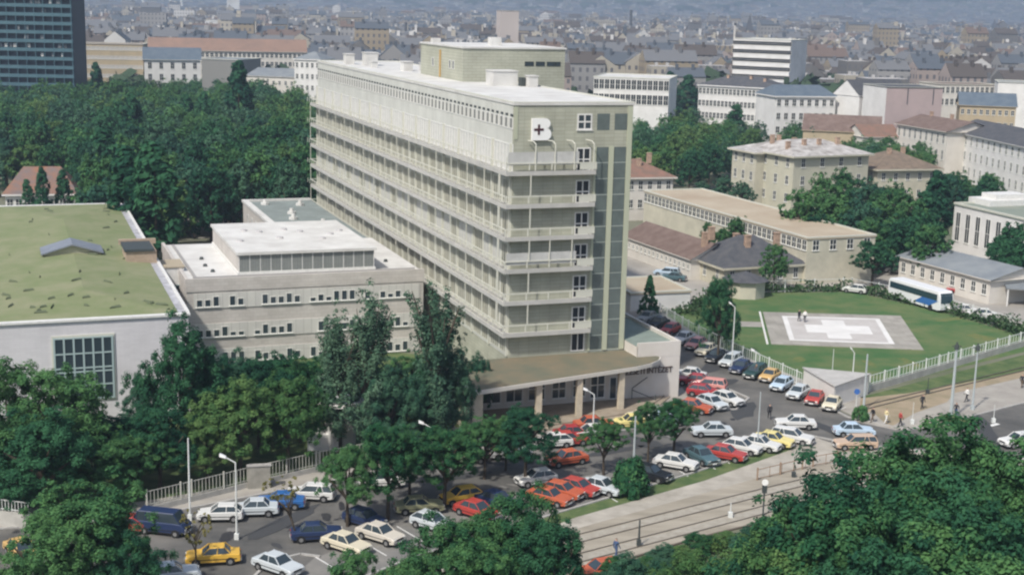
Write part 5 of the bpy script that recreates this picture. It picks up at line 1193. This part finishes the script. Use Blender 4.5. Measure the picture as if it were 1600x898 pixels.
# foreground lower trees
GF = 'foreground trees'
for u, v, h, r, k, lb in ((130, 755, 9.5, 5.2, 'near', 'foreground tree over the parked cars at lower left'), (75, 815, 8, 4.0, 'near', 'smaller foreground tree at the lower left corner'), (196, 832, 6.5, 3.2, 'neardark', 'low foreground tree right of the lower left tree'),
        (825, 772, 9.5, 4.0, 'near', 'foreground tree hiding the orange cars in the centre bottom'), (760, 806, 8.5, 3.4, 'near', 'foreground tree left of the central one'), (700, 818, 8.5, 3.8, 'near', 'foreground tree in front of the silver roofed car'), (560, 868, 7, 2.8, 'near', 'small foreground tree at the bottom edge below the cream sedan'), (640, 872, 7.5, 3.2, 'near', 'foreground tree at the bottom edge left of centre'), (860, 818, 8.5, 3.6, 'neardark', 'dark foreground tree at the edge of the tramway'), (740, 862, 8, 3.8, 'near', 'lowest central foreground tree at the bottom edge')):
    ttop(u, v, h, r, k, lb, GF, .12)
for u, v, h, r, k, lb in ((1470, 672, 17, 6.5, 'near', 'tallest foreground tree at lower right, its top against the road'), (1380, 715, 16, 6.0, 'near', 'foreground tree left of the tallest one at lower right'), (1560, 690, 16.5, 6.2, 'near', 'foreground tree at the right edge over the road'),
        (1290, 752, 15, 5.6, 'neardark', 'foreground tree at the left flank of the lower right group'), (1440, 770, 15, 6.5, 'neardark', 'dark foreground tree in the heart of the lower right group'), (1340, 810, 14, 6, 'near', 'foreground tree low in the lower right group'), (1540, 790, 15, 6.5, 'neardark', 'dark foreground tree low at the right edge'), (1255, 800, 12, 5, 'near', 'foreground tree beside the tram signal'), (1480, 850, 14, 6.5, 'near', 'foreground tree at the bottom edge in the lower right group'),
        (1190, 842, 8, 3.4, 'nearblue', 'bluish foreground tree left of the tram signal'), (1125, 868, 8, 3.6, 'nearlime', 'yellow green foreground tree at the bottom edge'), (1060, 884, 6, 3.0, 'nearlime', 'low yellow green tree at the bottom edge by the tramway'), (1230, 858, 12, 5, 'nearlime', 'yellowish foreground tree at the bottom edge'), (1390, 870, 14, 6, 'neardark', 'dark foreground tree at the bottom edge'), (1610, 740, 15, 6, 'near', 'foreground tree cut by the right edge'), (990, 880, 6, 3.2, 'nearblue', 'bluish low tree beside the orange car at the bottom edge')):
    ttop(u, v, h, r, k, lb, GF, .12)
rs = random.Random(3)
for i, (u, v) in enumerate(((930, 905), (958, 893), (985, 880), (1012, 880), (1040, 866), (1066, 866), (1090, 852), (1116, 850), (1142, 840), (1168, 832), (1195, 822), (1030, 895), (1080, 885), (1000, 900))):
    q = G(u, v + 12); tree(q.x, q.y, rs.uniform(.9, 1.9), rs.uniform(1.0, 1.8), rs.choice(['nearlime', 'nearblue', 'near']), 'scrubby %s growth at the tramway edge, %s of the row' % (('low', 'spreading', 'ragged', 'thin')[i % 4], ('left end', 'left half', 'right half', 'right end')[min(3, i // 4)]), 'scrub along the tramway', -.08)
# right middle
GR = 'trees around the cream mansion'
for u, v, h, r, k in ((1258, 302, 12, 4.6, 'mid'), (1290, 278, 13, 4.8, 'mid'), (1325, 270, 13, 5, 'mid'), (1358, 284, 12, 4.8, 'midblue'), (1390, 290, 12, 4.8, 'mid'), (1243, 325, 9, 3.6, 'mid'), (1272, 330, 9, 4.0, 'middark'), (1310, 312, 11, 4.8, 'mid'), (1345, 318, 11, 4.8, 'midblue'), (1385, 315, 11, 4.8, 'mid'), (1420, 302, 12, 4.6, 'mid'), (1310, 345, 8, 3.8, 'middark'), (1365, 345, 9, 4.2, 'mid'), (1400, 345, 9, 4.4, 'middark'), (1435, 335, 10, 4.4, 'middark'), (1455, 355, 9, 4, 'mid'), (1370, 368, 6, 3.2, 'middark')):
    ttop(u, v, h, r, k, '%s tree in the mansion clump, %s, %s row' % ({'mid': 'green', 'middark': 'dark green', 'midblue': 'bluish'}[k], ('left end', 'left of centre', 'right of centre', 'right end')[min(3, int((u - 1240) / 55))], ('back', 'second', 'third', 'front')[min(3, int((v - 265) / 27))]), GR, .08)
ttop(1467, 268, 15, 3.0, 'poplar', 'tall dark ivy covered tree at the right end of the mansion trees'); ttop(1448, 300, 12, 3, 'poplar', 'dark narrow tree behind the mansion clump')
tpx(1208, 455, 386, 27, 'mid', 'single tree standing in front of the long pavilion', None, .2); tpx(1362, 448, 380, 36, 'middark', 'dark tree at the right end of the long pavilion', None, .2)
ttop(1155, 342, 7.5, 3.2, 'mid', 'tree between the long pavilion and the service range'); ttop(1108, 350, 6.5, 1.8, 'mid', 'slim tree behind the service range'); ttop(1128, 356, 5.5, 1.8, 'mid', 'small tree left of the pavilion window row')
for u, v, h, r in ((1582, 352, 10, 4.2), (1605, 372, 9, 4.5), (1570, 378, 8, 3.6)): ttop(u, v, h, r, 'middark', 'dark tree over the open shelter at the right edge', 'trees at the right edge', .08)
for u, v, h, r in ((1132, 276, 7, 3.2), (1098, 284, 5.5, 2.6), (1160, 285, 6, 3.2)): ttop(u, v, h, r, 'midblue', 'greyish tree behind the flat roof of the long pavilion', 'trees behind the long pavilion')
WOOD = []; WOODY = 338
def mass(rects, n, hr, rr, kinds, label, group, mind, blocks=(), seed=1):
    rg = random.Random(seed); k = 0; tries = 0; loc = []
    while k < n and tries < n * 60:
        tries += 1; (u0, v0, u1, v1) = rg.choices(rects, weights=[(r[2] - r[0]) * (r[3] - r[1]) for r in rects])[0]
        u = rg.uniform(u0, u1); v = rg.uniform(v0, v1); h = rg.uniform(*hr); p = G(u, v, h)
        if any((p.x - q[0]) ** 2 + (p.y - q[1]) ** 2 < mind ** 2 for q in loc): continue
        bad = (seed == 3 and ((u < 135 and p.y < 292) or (285 < u < 350 and v > 262) or (350 < u < 480 and v > 262)))
        for (bx, by, yaw, l0, l1, w0, w1) in blocks:
            dx, dy = p.x - bx, p.y - by; a = dx * math.cos(yaw) + dy * math.sin(yaw); c = -dx * math.sin(yaw) + dy * math.cos(yaw)
            if l0 < a < l1 and w0 < c < w1: bad = True
        if bad: continue
        loc.append((p.x, p.y)); kd = rg.choice(kinds); us = min(r[0] for r in rects); ue = max(r[2] for r in rects); vs_ = min(r[1] for r in rects); ve = max(r[3] for r in rects)
        cw = {'mid': 'green', 'middark': 'dark green', 'midblue': 'bluish green', 'midlime': 'light green'}[kd]
        lr = ('leftmost', 'left', 'middle', 'right', 'rightmost')[min(4, int(5 * (u - us) / (ue - us)))]; nf = ('farthest', 'far', 'middle', 'near', 'nearest')[min(4, int(5 * (v - vs_) / (ve - vs_)))]
        sz = 'tall ' if h > hr[0] * .4 + hr[1] * .6 else ''
        if p.y > WOODY: WOOD.append((p.x, p.y, h, rg.uniform(*rr), kd)); k += 1; continue
        tree(p.x, p.y, h, rg.uniform(*rr), kd, '%s%s broadleaf tree %s, %s part, %s rows' % (sz, cw, label, lr, nf), group, .08); k += 1
BL = [(TO.x, TO.y, TY, -3, 17, -15, 104), (TO.x, TO.y, TY, -56, 0, 0, 60), (TO.x, TO.y, TY, -56, -32, 0, 88), (TO.x, TO.y, TY, -16, 0, 50, 104), (TO.x, TO.y, TY, -34, -12, 55, 100)]
KM = ['mid', 'mid', 'mid', 'middark', 'midblue', 'midblue', 'midlime']
mass([(-20, 150, 490, 295), (-20, 125, 470, 160), (130, 290, 300, 320), (215, 300, 290, 340)], 440, (10, 16), (4.2, 6.2), KM, 'in the park behind the hall', 'trees of the park behind the hospital', 6.0, BL, 3)
for u, v, h, r in ((372, 97, 26, 4.2), (475, 92, 22, 3.4), (149, 100, 20, 3.0), (205, 150, 19, 3.5), (290, 150, 17, 3), (318, 145, 17, 3), (65, 262, 12, 1.6), (98, 268, 11, 1.8), (42, 282, 8, 1.4), (198, 235, 20, 4), (240, 228, 21, 4.5), (160, 200, 18, 4)):
    ttop(u, v, h, r, 'poplar', '%s column shaped poplar, %s' % ('tall' if h > 15 else 'short', ('at the white house behind the green hall' if v > 250 else 'in the %s of the park, %s third' % ('back' if v < 160 else 'middle', ('left', 'middle', 'right')[min(2, int(u / 165))]))), 'poplars of the park')
KR = ['mid', 'mid', 'middark', 'midlime', 'midblue']
BR = [(G(1241, 244, 12.5).x, G(1241, 244, 12.5).y, -.05, -32, 22, -3, 22), (G(1402, 193, 13).x, G(1402, 193, 13).y, -.3, -2, 60, -3, 18)]
mass([(992, 160, 1050, 235), (1000, 190, 1135, 248), (1045, 165, 1090, 200)], 52, (9, 13), (3.8, 5.2), KR, 'in the grove right of the tower', 'trees of the grove right of the tower', 5.4, BR, 5)
mass([(1110, 175, 1160, 225), (1160, 184, 1345, 203), (1330, 205, 1400, 235), (1365, 212, 1470, 240), (1480, 268, 1560, 284)], 62, (8, 11), (3.6, 4.8), KR, 'in the belt behind the mansion', 'trees of the belt behind the mansion', 5.0, BR, 6)
for u, v, h, r in ((1048, 113, 19, 4), (1076, 118, 18, 4.5), (1000, 150, 14, 3.5), (1150, 165, 14, 3.5)): ttop(u, v, h, r, 'poplar', 'dark pointed tree above the grove right of the tower', 'pointed trees above the grove')
wv = []; wt_ = []; wm_ = []
WMATS = [L_mid, L_dark, L_blue, L_lime]
for (x, y, h, r, kd) in WOOD:
    cmx = tr_rnd.choice(PR[kd])[0]; nv = len(cmx.vertices); co = np.empty(nv * 3, dtype=np.float32); cmx.vertices.foreach_get('co', co); co = co.reshape(-1, 4, 3)
    tn = np.empty(nv // 4, dtype=np.float32); cmx.attributes['tone'].data.foreach_get('value', tn); sel = np.random.default_rng(len(wv)).permutation(len(co))[:3800]; co = co[sel].reshape(-1, 3).copy()
    a = tr_rnd.uniform(0, 6.28); c_, s_ = math.cos(a), math.sin(a); X = co[:, 0] * c_ - co[:, 1] * s_; Y = co[:, 0] * s_ + co[:, 1] * c_
    wv.append(np.stack([x + X * r * 1.05, y + Y * r * 1.05, h * .08 + co[:, 2] * h * .94], 1)); wt_.append(np.clip(tn[sel] + tr_rnd.uniform(-.3, .3), 0, 1)); wm_.append(np.full(len(sel), WMATS.index(cmx.materials[0]), dtype=np.int32))
v = np.concatenate(wv).astype(np.float32); nq = len(v) // 4; me = bpy.data.meshes.new('woodland'); me.vertices.add(nq * 4); me.vertices.foreach_set('co', v.ravel()); me.loops.add(nq * 4); me.loops.foreach_set('vertex_index', np.arange(nq * 4, dtype=np.int32)); me.polygons.add(nq); me.polygons.foreach_set('loop_start', np.arange(0, nq * 4, 4, dtype=np.int32))
for m in WMATS: me.materials.append(m)
me.polygons.foreach_set('material_index', np.concatenate(wm_)); a = me.attributes.new('tone', 'FLOAT', 'FACE'); a.data.foreach_set('value', np.concatenate(wt_).astype(np.float32)); me.update(); me.validate()
tag(ob('woodland', me), 'far rows of park trees merging into one dark green wood', 'trees', kind='stuff')
print('WOOD', len(WOOD), 'TREES', len(TREES))
# hedge round the helipad
def hedge(pts, h, w, label, seed):
    rg = random.Random(seed); P = [G(u, v) for u, v in pts]; t = thing('hedge', label, 'hedge', (P[0].x, P[0].y, 0)); rgn = np.random.default_rng(seed); vs = []; 
    for p, q in zip(P, P[1:]):
        ln = (q - p).length; n = int(ln * 60)
        tt = rgn.random(n); c = np.array(p)[None] + np.array(q - p)[None] * tt[:, None] + np.stack([rgn.normal(0, w / 2, n), rgn.normal(0, w / 2, n), np.abs(rgn.normal(0, 1, n)) * 0 + rgn.random(n) * h * (.75 + .35 * np.sin(tt * ln * .9 + p.x))], 1) - np.array([P[0].x, P[0].y, 0])[None]
        d = rgn.normal(size=(n, 3)) + np.array([0, 0, .4]); d /= np.linalg.norm(d, axis=1)[:, None]; t1 = np.cross(d, rgn.normal(size=(n, 3))); t1 /= np.linalg.norm(t1, axis=1)[:, None]; t2 = np.cross(d, t1); s = .24
        vs.append(np.stack([c - t1 * s, c - t2 * s * .7, c + t1 * s, c + t2 * s * .7], 1).reshape(-1, 3))
    v = np.concatenate(vs); b = MB(); b.v = [tuple(x) for x in v]; b.f = [(i, i + 1, i + 2, i + 3) for i in range(0, len(v), 4)]; b.m = [0] * len(b.f)
    b.build('foliage', L_hedge, t)
L_hedge = mat('hedge_leaves', (.02, .055, .022), .7, col2=(.05, .10, .035), vscale=.6)
hedge([(1085, 482), (1110, 466), (1180, 456), (1330, 454), (1400, 469), (1480, 488), (1530, 502), (1640, 538)], 1.7, 1.0, 'rough dark hedge curving round the far side of the helipad lawn', 1)
hedge([(1575, 512), (1600, 522), (1660, 540)], 2.0, 1.6, 'taller dark hedge clump at the right end of the lawn', 2)
hedge([(1040, 490), (1075, 488), (1120, 500), (1130, 540)], 1.3, 1.6, 'low shrubs at the near corner of the helipad lawn', 3)

# ------------------------------------------------------------------ the city beyond
WC = [citymat('city_cream', (.38, .35, .29)), citymat('city_grey', (.27, .265, .26)), citymat('city_pink', (.34, .285, .26)), citymat('city_white', (.55, .54, .52)), citymat('city_ochre', (.30, .25, .18)), citymat('city_dark', (.15, .145, .14))]
WN = ['cream', 'grey', 'pinkish', 'white', 'ochre', 'dark']
RC = [mat('city_roof_red', (.14, .105, .09), .9), mat('city_roof_brown', (.085, .075, .07), .9), mat('city_roof_slate', (.085, .10, .12), .9), mat('city_roof_pale', (.40, .39, .38), .9), mat('city_roof_grey', (.14, .145, .155), .9)]
RN = ['faded red', 'brown', 'dark slate', 'pale flat', 'grey']
def house_geo(b, uvs, x, y, z0, yaw, ln, wd_, h, rise, wi, ri, o=None):
    c, s = math.cos(yaw), math.sin(yaw)
    def P(a, d, z): 
        q = (x + a * c - d * s, y + a * s + d * c, z0 + z); return q if o is None else (q[0] - o[0], q[1] - o[1], q[2])
    def F(pts, m, uv): b.face(pts, m); uvs.extend(uv)
    for (a0, d0, a1, d1, l_) in ((0, 0, ln, 0, ln), (ln, 0, ln, wd_, wd_), (ln, wd_, 0, wd_, ln), (0, wd_, 0, 0, wd_)):
        F([P(a0, d0, -3), P(a1, d1, -3), P(a1, d1, h), P(a0, d0, h)], wi, [(0, -3), (l_, -3), (l_, h), (0, h)])
    q4 = [(0, 0)] * 4; hw = wd_ / 2
    if rise > .3:
        F([P(0, -.4, h), P(ln, -.4, h), P(ln, hw, h + rise), P(0, hw, h + rise)], ri, q4); F([P(ln, wd_ + .4, h), P(0, wd_ + .4, h), P(0, hw, h + rise), P(ln, hw, h + rise)], ri, q4)
        b.face([P(0, wd_, h), P(0, 0, h), P(0, hw, h + rise)], wi); uvs.extend([(0, .4)] * 3); b.face([P(ln, 0, h), P(ln, wd_, h), P(ln, hw, h + rise)], wi); uvs.extend([(0, .4)] * 3)
    else: F([P(0, 0, h), P(ln, 0, h), P(ln, wd_, h), P(0, wd_, h)], ri, q4)
def fin(b, uvs, name, mats, parent=None):
    me = b.mesh(name, mats); uvl = me.uv_layers.new(name='UVMap'); uvl.data.foreach_set('uv', np.array(uvs, dtype=np.float32).ravel()); return ob(name, me, parent)
rg = random.Random(11); houses = []
cy = R(14)
zone_block = [(GD(1146, 62, 620), 90), (GD(117, 100, 480), 60)]
yy = 540.0
while yy < 6800:
    xx = -.46 * yy - 120
    row_h = rg.uniform(12, 17); run = rg.uniform(60, 140)
    while xx < .46 * yy + 120:
        ln = rg.uniform(9, 24) * (1 + yy / 12000); 
        run -= ln
        if run < 0: xx += rg.uniform(8, 18); run = rg.uniform(60, 150)
        sk = math.sin(xx / 700 + yy / 900) * .35
        x = xx + rg.uniform(-1, 1); y = yy + sk * 60 + (xx * math.tan(cy * .6)) * .35 + rg.uniform(-5, 5)
        xx += ln + (0 if rg.random() < .8 else rg.uniform(3, 14))
        if y < 520: continue
        u, v = px(x + ln / 2, y, hill(x, y) + 15)
        if u < -60 or u > 1660 or v < -25: continue
        if x > 0 and y < 640 and 1080 < u < 1320: continue
        if u < 520 and y < 760: continue
        if u < 130 and y < 700: continue
        if hill(x, y) > 0 and rg.random() < min(.8, .2 + hill(x, y) / 320): continue
        if rg.random() < .10: continue
        h = row_h + rg.uniform(-6, 5); 
        if rg.random() < .03: h += rg.uniform(6, 14)
        if hill(x, y) > 15: h = rg.uniform(7, 13); 
        r_ = rg.uniform(3, 5.5); ri = rg.choices(range(5), (1.3, 5, 4, 2.8, 5))[0]; wi = rg.choices(range(6), (3.4, 4, 2.2, 1.7, 2, 2.4))[0]
        if ri == 3: r_ = 0
        houses.append((y, x, ln, rg.uniform(9, 13), h, r_, wi, ri, cy * .35 * (1) + sk * .2 + (PI / 2 if rg.random() < .3 else 0)))
    yy += rg.uniform(12.5, 21) * (1 + yy / 6500)
houses.sort()
for (y, x, ln, wd_, h, r_, wi, ri, yaw) in houses[:300]:
    t = thing('city_house', 'hazy %s apartment house with %s roof in the dense city' % (WN[wi], RN[ri]), 'apartment house', (x, y, 0), 0, 'dense city houses, %s walls and %s roofs' % (WN[wi], RN[ri]))
    b = MB(); uv = []; house_geo(b, uv, x, y, 0, yaw, ln, wd_, h, r_, 0, 1, (x, y))
    # split into wall and roof
    for nm, mi, mm in (('wall', 0, WC[wi]), ('roof', 1, RC[ri])):
        bb = MB(); u2 = []; pos = 0
        for f, m in zip(b.f, b.m):
            if m == mi: bb.face([b.v[i] for i in f], 0); u2.extend(uv[pos:pos + len(f)])
            pos += len(f)
        if bb.f:
            if mi == 1:
                cc_, ss_ = math.cos(yaw), math.sin(yaw)
                for k in range(2):
                    a_ = ln * (.25 + .45 * k); d_ = wd_ * .4; q = (a_ * cc_ - d_ * ss_, a_ * ss_ + d_ * cc_)
                    i0 = len(bb.v); bb.box(q[0] - .6, q[0] + .6, q[1] - .6, q[1] + .6, h + r_ * .3, h + r_ + 1.4); u2.extend([(0, 0)] * 24)
            fin(bb, u2, nm, mm, t)
b = MB(); uv = []
for (y, x, ln, wd_, h, r_, wi, ri, yaw) in houses[300:]: house_geo(b, uv, x, y, hill(x, y), yaw, ln, wd_, h, r_, wi, 6 + ri)
for (y, x, ln, wd_, h, r_, wi, ri, yaw) in houses[300:5200]:
    for k in range(rg.randint(1, 3)):
        a_, d_ = rg.uniform(.1, .9) * ln, rg.uniform(.2, .8) * wd_; cc_, ss_ = math.cos(yaw), math.sin(yaw); X, Y = x + a_ * cc_ - d_ * ss_, y + a_ * ss_ + d_ * cc_
        s_ = rg.uniform(.5, 1.6); zz = hill(X, Y) + h; m_ = rg.choice((3, 1, 5, 0, 8)); b.box(X - s_, X + s_, Y - .8, Y + .8, zz + r_ * .2, zz + r_ + rg.uniform(.6, 2.2), m_); uv.extend([(0, .1)] * 24)
o = fin(b, uv, 'distant_city', WC + RC); tag(o, 'hazy mass of city houses and roofs stretching to the hills', 'city', kind='stuff')
# tree clumps between the houses
rgn = np.random.default_rng(5); vs = []
for i in range(520):
    Y = 560 + 5600 * rgn.random() ** 1.3; X = rgn.uniform(-.42, .42) * Y; z0 = hill(X, Y); R_ = rgn.uniform(7, 20) * (1 + Y / 4000); n = 90
    d = rgn.normal(size=(n, 3)); d /= np.linalg.norm(d, axis=1)[:, None]; d[:, 2] = np.abs(d[:, 2]); c = np.array([X, Y, z0 + 5]) + d * np.array([R_, R_ * .8, 9]) * rgn.uniform(.7, 1.05, n)[:, None]
    nn = d + rgn.normal(size=(n, 3)) * .4; nn /= np.linalg.norm(nn, axis=1)[:, None]; t1 = np.cross(nn, rgn.normal(size=(n, 3))); t1 /= np.linalg.norm(t1, axis=1)[:, None]; t2 = np.cross(nn, t1); s = R_ * .22
    vs.append(np.stack([c - t1 * s, c - t2 * s, c + t1 * s, c + t2 * s], 1).reshape(-1, 3))
v = np.concatenate(vs); b = MB(); b.v = [tuple(x) for x in v]; b.f = [(i, i + 1, i + 2, i + 3) for i in range(0, len(v), 4)]; b.m = [0] * len(b.f)
o = b.build('distant_trees', mat('distant_leaves', (.025, .055, .03), .8, col2=(.05, .08, .04), vscale=.02)); tag(o, 'hazy clumps of trees among the city roofs', 'trees', kind='stuff')
# landmarks
def spire(u, vb, vt, D, w, label, m, name='church_spire', cap=.45):
    p = GD(u, vb, D); top = GD(u, vt, D).z; t = thing(name, label, 'spire', (p.x, p.y, 0)); h = top
    b = MB(); b.box(-w, w, -w, w, 0, h * (1 - cap)); b.build('tower', m, t); b = MB(); z = h * (1 - cap)
    c4 = [(-w, -w, z), (w, -w, z), (w, w, z), (-w, w, z)]
    for i in range(4): b.face([c4[i], c4[(i + 1) % 4], (0, 0, h)])
    b.build('spire_roof', M_dkr, t)
spire(1552, 60, 30, 2600, 5, 'dark pointed church spire rising in the hazy city at right', M_dkr)
spire(1170, 60, 22, 1500, 4, 'slim dark spire behind the white slab office', M_brnr)
spire(1396, 80, 52, 1200, 3.5, 'pale church tower in the hazy city behind the slate roofs', M_offw, cap=.25)
def chimney(u, vb, vt, D, r, label, m):
    p = GD(u, vb, D); t = thing('factory_chimney', label, 'chimney', (p.x, p.y, 0)); b = MB(); b.bar((0, 0, 0), (0, 0, GD(u, vt, D).z), r, r * .7, 10); b.build('stack', m, t); b = MB(); b.bar((0, 0, GD(u, vt, D).z), (0, 0, GD(u, vt, D).z + 1.5), r * .85, r * .85, 10); b.build('rim', M_dkr, t)
chimney(985, 48, 18, 1700, 2.2, 'dark factory chimney above the roofs right of centre', M_dkr)
chimney(634, 58, 38, 1300, 1.6, 'short dark chimney above the roofs left of the rooftop block', M_dkr)
chimney(1147, 70, 40, 900, .9, 'slim pale chimney left of the white slab office', M_offw)
# bridge pylons
for u in (216, 276):
    p = GD(u, 12, 3300); t = thing('bridge_pylon', 'flared white bridge pylon in the haze, %s of the pair' % ('left' if u == 216 else 'right'), 'bridge pylon', (p.x, p.y, 0)); 
    for sgn in (-1, 1): b = MB(); b.hexa([(sgn * 16 - 3, -3, 0), (sgn * 16 + 3, -3, 0), (sgn * 16 + 3, 3, 0), (sgn * 16 - 3, 3, 0)], [(sgn * 9 - 2, -2, 52), (sgn * 9 + 2, -2, 52), (sgn * 9 + 2, 2, 52), (sgn * 9 - 2, 2, 52)]); b.build('leg', M_white, t)
    b = MB(); b.box(-12, 12, -2, 2, 40, 44); b.box(-10.9, 10.9, -2.001, 2.001, 50, 54); b.build('crossbeam', M_white, t)
building('white_city_tower', 'white high rise standing in the haze right of the bridge pylons', 'tower block', 355, -2, 374, -2, 0, 24, 'flat', wallc=citymat('white_tower_wall', (.62, .62, .60)), roofc=M_roofw, D=2400)
building('long_white_hall', 'long white flat hall in the hazy city left of centre', 'hall', 322, 33, 382, 33, 0, 40, 'flat', wallc=M_whitew, roofc=M_roofw, D=1300)

for me in bpy.data.meshes:
    me.update()
